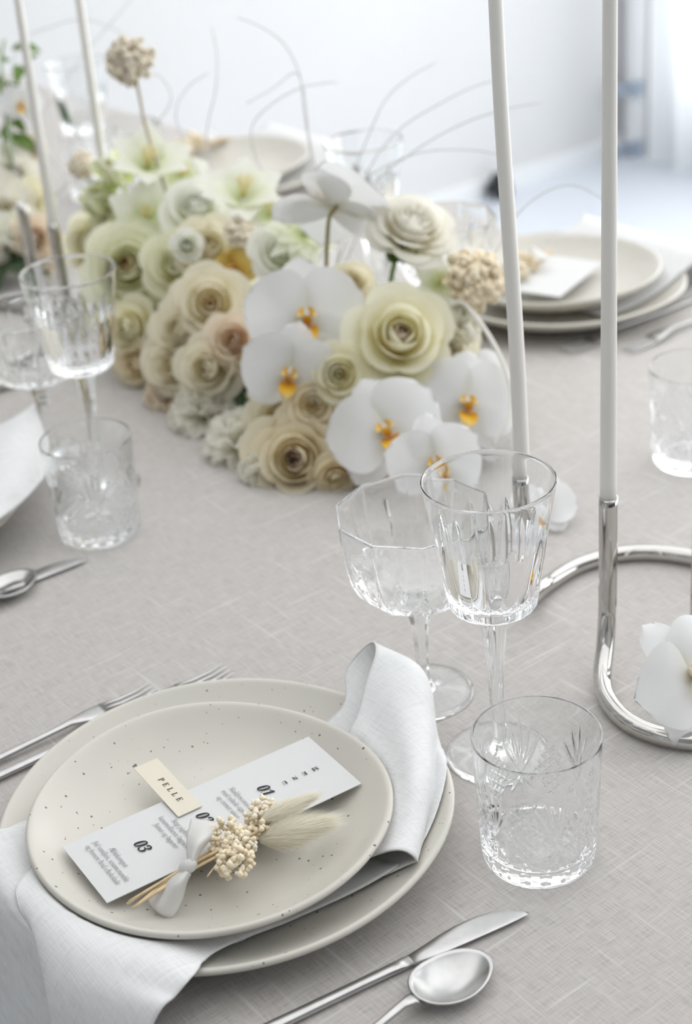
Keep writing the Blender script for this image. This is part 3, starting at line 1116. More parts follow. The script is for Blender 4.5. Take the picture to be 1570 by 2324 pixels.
def make_spoon(loc, rot, label, grp):
    root = empty('dinner_spoon', label, 'spoon', loc, rot, grp)
    L_, W_ = .0275, .0195

    def bowl(u, w):
        rho, th = w, u * 2 * PI
        x = math.cos(th) * L_ * rho
        y = math.sin(th) * W_ * rho * (1 - .10 * math.cos(th))
        z = .0085 * (rho ** 2.2) + .0012 + .0035 * max(0, -math.cos(th)) * rho ** 3
        return (x, y, z)
    v, f = [bowl(0, 0)], []
    for j in range(1, 12):
        v += [bowl(i / 48, j / 11) for i in range(48)]
    for i in range(48):
        i2 = (i + 1) % 48
        f.append((0, 1 + i, 1 + i2))
        for j in range(10):
            f.append((1 + j * 48 + i, 1 + (j + 1) * 48 + i, 1 + (j + 1) * 48 + i2, 1 + j * 48 + i2))
    o = steel('bowl', v, f, root)
    thicken(o, .0013, -1)
    st = []
    for x, z, w, t in ((-.026, .0100, .0060, .0010), (-.031, .0125, .0042, .0013), (-.038, .0125, .0029, .0017), (-.055, .0095, .0027, .0019), (-.09, .0055, .0031, .0021), (-.14, .0032, .0036, .0022), (-.158, .0030, .0034, .0020), (-.160, .0030, .0026, .0014)):
        st.append(((x, 0, z), (0, w, 0), (0, 0, t)))
    v, f = loft(st, 14, 2.3)
    steel('handle', v, f, root)
    return root


def make_fork(loc, rot, label, grp):
    root = empty('dinner_fork', label, 'fork', loc, rot, grp)
    st = []
    for x, z, w, t in ((-.145, .0035, .0034, .0018), (-.142, .0035, .0040, .0022), (-.08, .0036, .0036, .0022), (-.02, .0060, .0028, .0019), (.0, .0075, .0034, .0017), (.010, .0070, .0062, .0014), (.018, .0062, .0086, .0012), (.026, .0052, .0100, .0011), (.031, .0046, .0102, .0011)):
        st.append(((x, 0, z), (0, w, 0), (0, 0, t)))
    v, f = loft(st, 14, 2.6)
    steel('handle', v, f, root)
    for k in range(4):
        y = (k - 1.5) * .0056
        st = []
        for x, z, w, t in ((.029, .0047, .0022, .0010), (.045, .0030, .0017, .0010), (.060, .0032, .0014, .0009), (.070, .0050, .0011, .0007), (.073, .0058, .0006, .0004)):
            st.append(((x, y, z), (0, w, 0), (0, 0, t)))
        v, f = loft(st, 8, 2.2)
        steel('tine', v, f, root)
    return root


NDIR = ROT
kt = at(1043, 2131, .002)
kd = at(645, 2322, .002) - kt
ang = math.atan2(-kd[1], -kd[0])
ktip = at(1186, 2062, .002)
KN = make_knife((ktip[0] - .116 * math.cos(ang), ktip[1] - .116 * math.sin(ang), .0006), ang, 'matt steel dinner knife lying lengthwise between near plate and near spoon', 'dinner knives')
# engraved script on the blade
sc = []
for k in range(40):
    t = k / 39
    sc.append((.047 + .021 * t, .0008 + .0011 * math.sin(t * 31) + .0009 * math.sin(t * 17 + 1), .0037 - .0002 * t))
v, f = tube(sc, .00012, 4)
link('engraving', mesh_data('blade_engraving', v, f, M_ENGRAVE), KN)
sb, sh = at(1026, 2226, .006), at(844, 2322, .006)
ang = math.atan2(sb[1] - sh[1], sb[0] - sh[0])
SPOON = make_spoon((sb[0], sb[1], .0004), ang + .12, 'matt steel spoon at the bottom edge beside the near knife', 'dinner spoons')
ft = at(352, 1562, .005)
FORK = make_fork((ft[0] - .073 * math.cos(NDIR - .03), ft[1] - .073 * math.sin(NDIR - .03), .0004), NDIR - .03, 'matt steel fork under the near plate rim, its tines lower left of the other fork', 'dinner forks')
ft = at(519, 1518, .005)
dup(FORK, (ft[0] - .073 * math.cos(NDIR - .02), ft[1] - .073 * math.sin(NDIR - .02), .0004), NDIR - .02, 'matt steel fork farther from the near plate, its tines showing above the rim')

# ================================================================== GLASSWARE
def seg_cut(x, z, x0, z0, x1, z1, w, d):
    """leaf shaped V cut between two points of the developed wall"""
    dx, dz = x1 - x0, z1 - z0
    L2 = dx * dx + dz * dz
    t = ((x - x0) * dx + (z - z0) * dz) / L2
    if t < 0 or t > 1:
        return 0.0
    px, pz = x0 + t * dx, z0 + t * dz
    ww = w * max(0.05, math.sin(PI * min(1, max(0, t)) ** 0.8))
    q = math.hypot(x - px, z - pz) / ww
    return d * (ww / w) * (1 - q) if q < 1 else 0.0


def tumbler_disp(th, r, z):
    if r < 0.0365 or z < 0.002:
        return r, z
    n = 6
    per = 2 * PI / n
    a = (th + per / 2) % per - per / 2
    x = a * 0.039
    hw_ = per * 0.039 / 2
    c = 0.0
    for tx, tz in ((0, .084), (.0072, .079), (-.0072, .079), (.0135, .068), (-.0135, .068)):
        c = max(c, seg_cut(x, z, 0, .038, tx, tz, .0019, .0015))
    for tx, tz in ((.0, .020), (.010, .023), (-.010, .023)):
        c = max(c, seg_cut(x, z, 0, .036, tx, tz, .0018, .0013))
    xx = hw_ - abs(x)     # distance from the middle of the lattice panel
    if 0.022 < z < 0.060 and xx < .0115 * (1 - abs(z - .041) / .024):
        for s in (1, -1):
            q = ((xx * 1.0 + s * (z - .041)) / .0068) % 1.0
            q = abs(q - .5) * .0068
            if q < .0009:
                c = max(c, .0009 * (1 - q / .0009))
    if 0.004 < z < 0.019:
        b_ = ((th * 18 / (2 * PI)) % 1.0 - .5) * (2 * PI / 18) * .039
        c = max(c, seg_cut(b_, z, 0, .004, 0, .019, .0042, .0012))
    return r - c, z


def tumbler_mesh():
    outer = [(0, 0.0006), (.026, .0006), (.0315, .0), (.0348, .0012), (.0363, .0038)]
    m = 140
    for k in range(m + 1):
        z = .0055 + (.0952 - .0055) * k / m
        outer.append((.0369 + (.041 - .0369) * (k / m) ** 0.9, z))
    rim = [(.04015 + .00085 * math.cos(a_ * PI / 8), .0955 + .0010 * math.sin(a_ * PI / 8)) for a_ in range(1, 8)]
    inner = [(.0393, .095), (.0391, .092), (.0386, .08), (.0376, .06), (.0366, .04), (.0358, .024), (.0350, .0165), (.0330, .0130), (.028, .0116), (.015, .011), (0, .011)]

    def disp(th, r, z):
        return (r, z)
    v, f = [], []
    prof = outer + rim + inner
    seg = 480
    rows_outer = set(range(5, 5 + m + 1))
    cnt = [0]
    idx = {id(p): i for i, p in enumerate(prof)}
    # lathe with cuts only on the outer rows
    rows = []
    for i, (r, z) in enumerate(prof):
        if r <= 1e-9:
            rows.append([len(v)])
            v.append((0, 0, z))
            continue
        ids = []
        for k in range(seg):
            t = 2 * PI * k / seg
            rr = tumbler_disp(t, r, z)[0] if i in rows_outer else r
            ids.append(len(v))
            v.append((rr * math.cos(t), rr * math.sin(t), z))
        rows.append(ids)
    for a, b_ in zip(rows, rows[1:]):
        for k in range(seg):
            k2 = (k + 1) % seg
            if len(a) == 1:
                f.append((a[0], b_[k2], b_[k]))
            elif len(b_) == 1:
                f.append((a[k], a[k2], b_[0]))
            else:
                f.append((a[k], a[k2], b_[k2], b_[k]))
    return mesh_data('tumbler', v, f, M_GLASS)


def smooth_profile(P, n):
    return [tuple(p) for p in curve_pts([np.array(p) for p in P], n)]


def wine_meshes():
    K = 20

    def flute(th, r, z):
        if r < .027 or z < .1235:
            return r, z
        x = ((th * K / (2 * PI)) % 1.0 - .5) * 2          # -1..1 across one flute
        odd = int(th * K / (2 * PI)) % 2
        top = .188 if odd else .178
        c = 0.0
        if .1385 < z < top:
            s = (z - .1385) / (top - .1385)
            wd = .92 * (min(1, s * 14) ** .5) * (1 - s ** 3.2)
            if wd > .02 and abs(x) < wd:
                c = .0014 * (1 - (x / wd) ** 2) * min(1, wd * 1.6)
        elif .1255 < z < .1375:
            c = .0012 * (1 - math.sqrt(max(0, 1 - x * x)) * .9) + .0003
        return r - c, z
    outer = smooth_profile([(.0112, .1228), (.019, .1235), (.0265, .1248), (.0300, .1272), (.0312, .1310), (.0318, .1380)], 18)
    m = 70
    for k in range(1, m + 1):
        s = k / m
        outer.append((.0318 + (.0440 - .0318) * (s ** 1.12), .1380 + (.2185 - .1380) * s))
    nb = len(outer)
    rim = [(.04325 + .00078 * math.cos(a_ * PI / 8), .2188 + .0009 * math.sin(a_ * PI / 8)) for a_ in range(1, 8)]
    inner = [(.0420, .215), (.0395, .195), (.0363, .17), (.0333, .15), (.0312, .140), (.0285, .1345), (.022, .1318), (.011, .1308), (0, .1306)]
    prof = outer + rim + inner
    seg = 240
    v, f, rows = [], [], []
    for i, (r, z) in enumerate(prof):
        if r <= 1e-9:
            rows.append([len(v)])
            v.append((0, 0, z))
            continue
        ids = []
        for k in range(seg):
            t = 2 * PI * k / seg
            rr = flute(t, r, z)[0] if 6 <= i < nb else r
            ids.append(len(v))
            v.append((rr * math.cos(t), rr * math.sin(t), z))
        rows.append(ids)
    for a, b_ in zip(rows, rows[1:]):
        for k in range(seg):
            k2 = (k + 1) % seg
            if len(b_) == 1:
                f.append((a[k], a[k2], b_[0]))
            else:
                f.append((a[k], a[k2], b_[k2], b_[k]))
    bowl = mesh_data('wine_bowl', v, f, M_GLASS)

    def fl2(th, r, z):
        k = math.exp(-((z - .085) / .045) ** 2)
        return r * (1 - .10 * k * (0.5 + 0.5 * math.cos(th * 10))), z
    st = smooth_profile([(.0056, .012), (.0051, .022), (.0050, .045), (.0060, .075), (.0082, .100), (.0102, .116), (.0114, .1205), (.0112, .1228)], 40)
    v, f = lathe(st, 80, fl2)
    stem = mesh_data('wine_stem', v, f, M_GLASS)
    ft_ = [(0, .0004), (.030, .0004), (.0360, .0), (.0371, .0010), (.0366, .0022)] + smooth_profile([(.034, .0030), (.024, .0042), (.014, .0060), (.0085, .0085), (.0056, .012)], 16)
    v, f = lathe(ft_, 80)
    foot = mesh_data('wine_foot', v, f, M_GLASS)
    return bowl, stem, foot


def coupe_meshes():
    K = 10

    def poly(th, r, z, amt):
        a = (th % (2 * PI / K)) - PI / K
        q = math.cos(PI / K) / math.cos(a)
        return r * (1 + amt * (q / math.cos(PI / K) * .975 - 1))

    def disp(th, r, z, out):
        amt = min(1, max(0, (r - .012) / .02))
        rr = poly(th, r, z, amt)
        if not out:
            return rr
        c = 0.0
        a = (th % (2 * PI / K)) - PI / K
        x = a * .05
        odd = int(th / (2 * PI / K)) % 2
        if odd == 0:
            c = max(c, seg_cut(x, z, 0, .106, 0, .142, .0048, .0026))
        else:
            c = max(c, seg_cut(x, z, 0, .100, 0, .130, .0040, .0020))
        x2 = abs(a) * .05
        c = max(c, seg_cut(x2, z, .0, .090, .0148, .112, .0026, .0010))
        c = max(c, seg_cut(x2, z, .0152, .086, .010, .118, .0020, .0007))
        return rr - c
    outer = smooth_profile([(.0080, .0826), (.020, .0840), (.033, .0882), (.0430, .0965), (.0490, .1075), (.0525, .1210), (.0546, .1380), (.0558, .1562)], 76)
    nb = len(outer)
    rim = [(.05495 + .00085 * math.cos(a_ * PI / 8), .1564 + .0010 * math.sin(a_ * PI / 8)) for a_ in range(1, 8)]
    inner = smooth_profile([(.0538, .155), (.0522, .138), (.0498, .122), (.0460, .109), (.0400, .0985), (.030, .0915), (.016, .0878), (.004, .0868)], 24) + [(0, .0868)]
    prof = outer + rim + inner
    seg = 240
    v, f, rows = [], [], []
    for i, (r, z) in enumerate(prof):
        if r <= 1e-9:
            rows.append([len(v)])
            v.append((0, 0, z))
            continue
        ids = []
        for k in range(seg):
            t = 2 * PI * k / seg
            rr = disp(t, r, z, 4 < i < nb - 1)
            ids.append(len(v))
            v.append((rr * math.cos(t), rr * math.sin(t), z))
        rows.append(ids)
    for a, b_ in zip(rows, rows[1:]):
        for k in range(seg):
            k2 = (k + 1) % seg
            if len(b_) == 1:
                f.append((a[k], a[k2], b_[0]))
            else:
                f.append((a[k], a[k2], b_[k2], b_[k]))
    bowl = mesh_data('coupe_bowl', v, f, M_GLASS)
    st = smooth_profile([(.0058, .011), (.0052, .020), (.0053, .040), (.0066, .060), (.0092, .072), (.0086, .078), (.0074, .0805), (.0080, .0826)], 36)

    def hexa(th, r, z):
        k = min(1, max(0, (z - .012) / .02)) * min(1, max(0, (.081 - z) / .006))
        a = (th % (PI / 3)) - PI / 6
        return r * (1 + k * (.93 / math.cos(a) - 1)), z
    v, f = lathe(st, 72, hexa)
    stem = mesh_data('coupe_stem', v, f, M_GLASS)
    ft_ = [(0, .0004), (.030, .0004), (.0362, .0), (.0372, .0010), (.0367, .0022)] + smooth_profile([(.034, .0030), (.024, .0042), (.014, .0058), (.0085, .008), (.0058, .011)], 16)
    v, f = lathe(ft_, 80)
    foot = mesh_data('coupe_foot', v, f, M_GLASS)
    return bowl, stem, foot


ME_TUMB = tumbler_mesh()
ME_WINE = wine_meshes()
ME_COUPE = coupe_meshes()
GZ = 0.0004


def stemmed(name, meshes, loc, rot, label, group):
    root = empty(name, label, 'glass', loc, rot, group)
    for nm, me in zip(('bowl', 'stem', 'foot'), meshes):
        link(nm, me, root)
    return root


def tumbler(loc, rot, label):
    o = link('whisky_tumbler', ME_TUMB, None, loc, (0, 0, rot))
    return tag(o, label, 'glass', 'cut crystal tumblers')


tumbler((.106, .819, GZ), 1.72 - PI / 3, 'cut crystal tumbler nearest the camera, right of the near plate')
wine0 = stemmed('wine_glass', ME_WINE, (.093, .928, GZ), .1, 'fluted crystal wine glass behind the near tumbler', 'fluted wine glasses')
coupe0 = stemmed('champagne_coupe', ME_COUPE, (.0475, 1.011, GZ), .35, 'wide cut crystal coupe left of the near wine glass', 'champagne coupes')
tumbler((-.225, 1.309, GZ), .7, 'cut crystal tumbler at the left beside the left place setting')
dup(wine0, (-.232, 1.403, GZ), .4, 'fluted crystal wine glass standing behind the left tumbler')
lc = at(118, 985, 0)
dup(coupe0, (-.289, 1.478, GZ), .2, 'cut crystal coupe at the left edge beside the left wine glass')
# glasses of the people across
tumbler(tuple(P3(1.105, 1.47, GZ)), 1.1, 'crystal tumbler half hidden behind the rose on the long green stem')
dup(wine0, tuple(P3(1.055, 1.392, GZ)), .9, 'fluted wine glass rising behind the flowers left of the far right plate')
dup(coupe0, tuple(P3(1.06, 1.27, GZ)), .5, 'crystal coupe half hidden behind the flowers before the far right plate')
tumbler(tuple(P3(1.05, .912, GZ)), .2, 'crystal tumbler cut off by the right edge of the photo')
dup(wine0, tuple(P3(1.05, 2.02, GZ)), .2, 'blurred wine glass between the two far candles at upper left')
tumbler(tuple(P3(1.10, 2.11, GZ)), .2, 'blurred crystal tumbler low behind the two far candles')
dup(coupe0, tuple(P3(1.03, 1.89, GZ)), .1, 'blurred coupe behind the flowers right of the far candles')

# ================================================================== OTHER PLACE SETTINGS
def setting(big, rot, word, with_posy=True):
    x, y = big
    put_plate(ME_BIG, 'dinner_plate', (x, y, .0008), rot, 'large cream dinner plate lying lowest in the %s setting' % word, 'dinner plates')
    put_plate(ME_SMALL, 'side_plate', (x + .004, y + .002, SMALL_Z - .002), rot + 1, 'smaller cream plate stacked on the dinner plate of the %s setting' % word, 'side plates')


FR = P3(1.250, 1.300)
FL = P3(1.255, 1.99)
LS = (-.443, 1.346)
setting(LS, .9, 'left')
setting(FR[:2], 2.2, 'far right')
setting(FL[:2], 3.0, 'far middle')
# napkin lying over the left setting: a folded square with one corner towards the glasses
LN = [[A(-60, 1222, .05), A(0, 1178, .050), A(50, 1140, .050), A(98, 1088, .048)],
      [A(-80, 1160, .055), A(0, 1110, .062), A(60, 1070, .060), A(105, 1040, .050)],
      [A(-100, 1080, .055), A(-10, 1030, .068), A(55, 1000, .066), A(100, 985, .052)],
      [A(-100, 1000, .05), A(0, 965, .060), A(45, 940, .060), A(76, 918, .050)]]
v, f = patch(LN, 24, 24)
o = link('napkin', mesh_data('left_napkin', v, f, M_NAPKIN))
thicken(o, 0.003)
tag(o, 'white linen napkin lying on the plates of the left setting', 'napkin')


def far_napkin(c, word, rot):
    n0, d0 = float(np.dot(np.append(c[:2], 0), NX)), float(np.dot(np.append(c[:2], 0), DX))
    rows = []
    for t in range(5):
        d = d0 - .10 + .05 * t
        rows.append([P3(n0 + q[0], d + q[2], q[1]) for q in ((-.02, .0125, 0), (.06, .0135, 0), (.105, .028, 0), (.14, .040, 0), (.165, .036, .005 * t), (.185, .0, .01), (.19, -.08, .01))])
    v, f = patch(rows, 80, 30)
    v = squeeze(v, plate_tree(ME_BIG, (c[0], c[1], .0008), rot), plate_tree(ME_SMALL, (c[0] + .004, c[1] + .002, SMALL_Z - .002), rot + 1), .0032, .0024)
    o = link('napkin', mesh_data('far_napkin', v, f, M_NAPKIN))
    thicken(o, 0.0015)
    tag(o, 'white linen napkin tucked under the upper plate of the %s setting' % word, 'napkin')


far_napkin(FR, 'far right', 2.2)
far_napkin(FL, 'far middle', 3.0)


def flat_card(name, corners, label, z):
    P = [at(x, y, z) for x, y in corners]
    c = sum(P) / 4
    o = empty(name, label, 'card', (0, 0, 0))
    frame_obj(o, c, P[1] - P[0], P[3] - P[0])
    card_sheet('card', float(np.linalg.norm(P[1] - P[0])), float(np.linalg.norm(P[3] - P[0])), .0006, 0, M_CARD, o)
    return o


flat_card('menu_card', ((1145, 655), (1265, 672), (1372, 598), (1262, 580)), 'white menu card on the smaller plate of the far right setting', .036)
PZ = .018


def dup_posy(px, z, rot, label):
    p = at(px[0], px[1], z)
    return dup(POSY, tuple(p), rot, label)


dup_posy((1215, 590), .041, PI + .4, 'dried cream posy with ribbon on the far right plate')
dup_posy((478, 322), .045, PI + .2, 'dried cream posy on the far middle plate behind the flowers')
# cutlery of the others
ls = at(22, 1338, .004)
la = math.atan2(*(at(190, 1266) - at(65, 1318))[[1, 0]])
dup(SPOON, (ls[0], ls[1], .0004), la + .25, 'steel spoon at the left edge below the left tumbler')
lk = at(190, 1266, .002)
dup(KN, (lk[0] - .116 * math.cos(la), lk[1] - .116 * math.sin(la), .0006), la, 'steel knife pointing right below the left tumbler')
for (x, y), lab in (((1283, 795), 'steel fork right of the left candle, tines nearest the far right plate'), ((1420, 792), 'steel fork at the right edge, second from the far right plate')):
    p = at(x, y, .005)
    a = NDIR + PI
    dup(FORK, (p[0] - .073 * math.cos(a), p[1] - .073 * math.sin(a), .0004), a, lab)


# ================================================================== CANDLES
def holder(path_pts, origin, label):
    root = empty('candle_holder', label, 'candle holder', (origin[0], origin[1], 0), 0, 'chrome ring candle holders')
    o3 = np.array([origin[0], origin[1], 0])
    pts = curve_pts([np.asarray(p) - o3 for p in path_pts], 150)
    v, f = tube(pts, .0069, 24, False)
    o = link('ring_tube', mesh_data('ring_tube', v, f, M_CHROME), root)
    thicken(o, .0007, -1)
    return root


RINGP = [(.1895, 1.031, .1435), (.1895, 1.031, .10), (.1893, 1.031, .06), (.1885, 1.029, .042), (.185, 1.018, .023), (.1795, .999, .0108), (.1785, .974, .0076), (.187, .945, .0076),
         (.207, .924, .0076), (.236, .914, .0076), (.278, .921, .0076), (.315, .945, .0076), (.338, .985, .0076), (.345, 1.03, .0076), (.337, 1.085, .0076), (.316, 1.132, .0076),
         (.28, 1.166, .0076), (.236, 1.180, .0076), (.192, 1.168, .0076), (.158, 1.138, .0085), (.142, 1.108, .018), (.1365, 1.095, .035), (.1355, 1.0925, .055), (.1355, 1.0925, .10), (.1355, 1.0925, .1375)]
H1 = holder(RINGP, (.25, 1.04), 'polished chrome ring candle holder holding the two tall right candles')


def candle(base, top_z, lean, r0, r1, label, wob=0.0):
    b_ = np.asarray(base, float)
    root = empty('taper_candle', label, 'candle', tuple(b_), 0, 'ivory taper candles')
    h = top_z - b_[2]
    n = 30
    pts, rad = [], []
    for k in range(n):
        s = k / (n - 1)
        pts.append((lean[0] * s + wob * .0016 * math.sin(s * 9), lean[1] * s + wob * .0012 * math.sin(s * 7 + 1), h * s))
        rad.append((r0 + (r1 - r0) * s) * (1 if k < n - 1 else .55))
    v, f = tube(pts, rad, 20)
    link('wax', mesh_data('candle_wax', v, f, M_WAX), root)
    t = pts[-1]
    v, f = tube([t, (t[0] + .0005, t[1], t[2] + .006), (t[0] + .002, t[1], t[2] + .012)], .0008, 6)
    link('wick', mesh_data('candle_wick', v, f, M_WICK), root)
    return root


candle((.1895, 1.031, .1360), .66, (-.0035 + .006, .01, 0), .0061, .0041, 'tall ivory taper candle rising from the right chrome tube')
candle((.1355, 1.0925, .1300), .70, (-.012, .02, 0), .0061, .0042, 'tall ivory taper candle standing behind the near wine glass', .6)
# second holder mostly outside the right edge: its tube stands just in view
c3 = at(1574, 1450, 0)
h3 = empty('candle_holder', 'polished chrome tube candle holder cut off by the right edge', 'candle holder', (c3[0] + .0035, c3[1], 0), 0, 'chrome ring candle holders')
v, f = lathe([(0, 0), (.020, 0), (.0215, .001), (.0215, .003), (.020, .004), (.0075, .0045), (.0069, .007), (.0069, .1425), (.0063, .1425), (.0063, .02), (0, .02)], 32)
link('tube', mesh_data('holder_tube', v, f, M_CHROME), h3)
candle((c3[0] + .0035, c3[1], .1350), .64, (.004, .004, 0), .0060, .0042, 'tall ivory taper candle just outside the right edge')
# far holder at left: ring runs out of the frame on the left
b1 = at(121, 518, .137)
ring2 = [(b1[0], b1[1], .1435), (b1[0], b1[1], .08), (b1[0], b1[1], .05), (b1[0] - .003, b1[1] - .008, .024)]
for k in range(0, 13):
    a = math.radians(-8 - 24 * k)
    ring2.append((b1[0] - .105 + .10 * math.cos(a), b1[1] - .02 + .125 * math.sin(a), .0076))
e2 = ring2[-1]
ring2 += [(e2[0] + .012, e2[1] - .005, .02), (e2[0] + .014, e2[1] - .006, .05), (e2[0] + .014, e2[1] - .006, .1435)]
H2 = holder(ring2, (b1[0] - .1, b1[1]), 'chrome ring candle holder blurred at the left behind the left glasses')
candle((b1[0], b1[1], .136), .474, (.004, 0, 0), .0056, .0040, 'left of the two far ivory candles at upper left')
b2 = at(243, 438, .137)
h4 = empty('candle_holder', 'chrome tube candle holder hidden behind the left end of the flowers', 'candle holder', (b2[0], b2[1], 0), 0, 'chrome ring candle holders')
v, f = lathe([(0, 0), (.028, 0), (.0295, .001), (.0295, .003), (.028, .004), (.0075, .0045), (.0069, .007), (.0069, .1435), (.0063, .1435), (.0063, .13), (0, .13)], 32)
link('tube', mesh_data('far_holder_tube', v, f, M_CHROME), h4)
candle((b2[0], b2[1], .1305), .55, (.002, 0, 0), .0056, .0040, 'right of the two far ivory candles at upper left')

#FLOWERS
# ================================================================== FLOWERS
RUN_N, RUN_W, RUN_H, RUN_D0, RUN_D1 = 0.88, 0.122, 0.125, 1.155, 1.60


def mound_f(p):
    n, d = float(p @ NX), float(p @ DX)
    e = (RUN_D0 - d) / 0.085 if d < RUN_D0 else (d - RUN_D1) / 0.10 if d > RUN_D1 else 0.0
    return ((n - RUN_N) / RUN_W) ** 2 + (max(p[2], 0) / RUN_H) ** 2 + e * e


def mound_hit(x, y):
    r = ray(x, y)
    t = 1.2
    while t < 2.6:
        p = CP + r * t
        if p[2] < 0.012:
            return np.array([p[0], p[1], 0.012])
        if mound_f(p) < 1.0:
            return p
        t += 0.003
    return None


def facing(p, fx, fy):
    """unit vector that looks at the camera and is turned fx to the right and fy up"""
    c = (CP - p)
    c = c / np.linalg.norm(c)
    return c + RT * fx + UP * fy


def orient(o, p, face, roll=0.0):
    z = Vector(face).normalized()
    up = Vector(UP)
    x = up.cross(z)
    if x.length < 1e-3:
        x = Vector(RT)
    x.normalize()
    y = z.cross(x)
    c, s = math.cos(roll), math.sin(roll)
    x2, y2 = x * c + y * s, y * c - x * s
    o.matrix_world = Matrix(((x2.x, y2.x, z.x, p[0]), (x2.y, y2.y, z.y, p[1]), (x2.z, y2.z, z.z, p[2]), (0, 0, 0, 1)))


_cache = {}


def cached(key, fn):
    if key not in _cache:
        _cache[key] = fn()
    return _cache[key]


# ---- rose: whorls of cupped petals round a tight heart; local +z looks out of the bloom, unit size R = 1
def rose_petal(Rk, Hk, ha, curl, drop, seed):
    rnd = random.Random(seed)
    p1, p2, p3 = rnd.uniform(0, 6), rnd.uniform(0, 6), rnd.uniform(.5, 1.5)

    def fn(a, w):
        u = a * 2 - 1
        edge = 1 - .13 * u * u - .20 * u ** 4
        s = w * edge
        wid = math.sin(PI * (.13 + .47 * min(1, w * 1.08)))
        ang = u * ha * wid
        r = Rk * (math.sin(min(1, s * 1.25) * PI / 2) ** .75)
        k = max(0, s - .62) / .38
        r += curl * k * k * (1 + .25 * u * u)
        r += .012 * math.sin(u * 4 * p3 + p1) * k + .05 * Rk * u * u * (1 if ha < 1.2 else -.1)
        z = Hk * s - drop * k ** 2.2 + .018 * math.sin(u * 3 + p2) * s
        return (r * math.cos(ang), r * math.sin(ang), z - .62)
    v, f, uv = grid(11, 9, fn, True)
    return v, f, uv


WHORLS = {
    'classic': [(2, .06, 1.0, 1.9, -.02, 0, 1), (3, .12, 1.03, 1.7, -.04, 0, 1), (3, .19, 1.05, 1.5, -.05, 0, 1), (3, .27, 1.05, 1.4, -.05, 0, 0), (3, .36, 1.04, 1.3, -.03, .01, 0), (4, .46, 1.0, 1.1, .04, .03, 0), (4, .59, .90, 1.0, .17, .10, 0), (5, .73, .72, .85, .30, .18, 0), (5, .85, .55, .80, .36, .2, 0)],
    'full': [(3, .08, .92, 1.6, -.03, 0, 1), (4, .16, .96, 1.2, -.03, .0, 0), (5, .25, .99, .95, -.02, .01, 0), (6, .34, 1.0, .85, .01, .02, 0), (6, .44, .99, .78, .05, .05, 0), (6, .55, .93, .72, .12, .09, 0), (6, .67, .82, .70, .2, .14, 0), (6, .78, .67, .68, .28, .2, 0), (5, .86, .50, .7, .34, .2, 0)],
    'bud': [(2, .07, 1.1, 1.9, -.03, 0, 1), (3, .15, 1.14, 1.7, -.06, 0, 1), (3, .25, 1.16, 1.5, -.07, 0, 0), (3, .36, 1.15, 1.4, -.05, .01, 0), (3, .48, 1.08, 1.35, .05, .03, 0), (4, .62, .90, 1.1, .2, .12, 0), (5, .80, .62, .85, .34, .2, 0)],
    'loose': [(2, .14, .95, 1.8, -.04, 0, 1), (3, .28, .99, 1.4, -.04, .0, 0), (3, .42, .98, 1.3, .03, .02, 0), (4, .58, .90, 1.0, .14, .07, 0), (4, .73, .76, .92, .26, .15, 0), (5, .86, .56, .85, .34, .2, 0)],
}


def build_rose(style, outer, heart, seed, few=False):
    root = bpy.data.objects.new('rose', None)
    COL.objects.link(root)
    rnd = random.Random(seed)
    a0 = rnd.uniform(0, 6)
    for wi, (n, Rk, Hk, ha, curl, drop, core) in enumerate(WHORLS[style]):
        mat = PM[heart] if core else PM[outer]
        for k in range(n):
            var = (seed + k) % 2
            me = cached(('rose', style, wi, var, mat.name), lambda: mesh_data('rose_petal', *rose_petal(Rk, Hk, ha, curl, drop, wi * 7 + var)[:2], mat, True, rose_petal(Rk, Hk, ha, curl, drop, wi * 7 + var)[2]))
            o = link('petal', me, root)
            ang = a0 + 2 * PI * k / n + wi * 1.1 + rnd.uniform(-.12, .12)
            o.rotation_euler = (rnd.uniform(-.05, .05), rnd.uniform(-.05, .05), ang)
            s = rnd.uniform(.94, 1.04)
            o.scale = (s, s, s * rnd.uniform(.95, 1.03))
    return root


# ---- moth orchid: two broad petals, three sepals, a yellow lip; local +z is the face, +y up, span about 2
def flat_petal(L_, W_, claw, pw, cup, arch, tip, seed, roll=0.0):
    rnd = random.Random(seed)
    ph = rnd.uniform(0, 6)

    def fn(a, w):
        u = a * 2 - 1
        s = w
        wid = W_ * (claw + (1 - claw) * (math.sin(PI * min(1, s ** pw)) ** .62 if 0 < s < 1 else 0)) * (1 if s < .9 else 1)
        if s > .995:
            wid = W_ * tip
        elif s < .005:
            wid = W_ * claw
        x = u * wid
        y = L_ * (s - .05 * u * u * s) - (0.02 * L_ if s > .99 else 0)
        z = cup * (x / W_) ** 2 * s + arch * math.sin(PI * s) + roll * s * s + .018 * math.sin(u * 3 + s * 4 + ph)
        return (x, y, z)
    return grid(13, 13, fn, True)


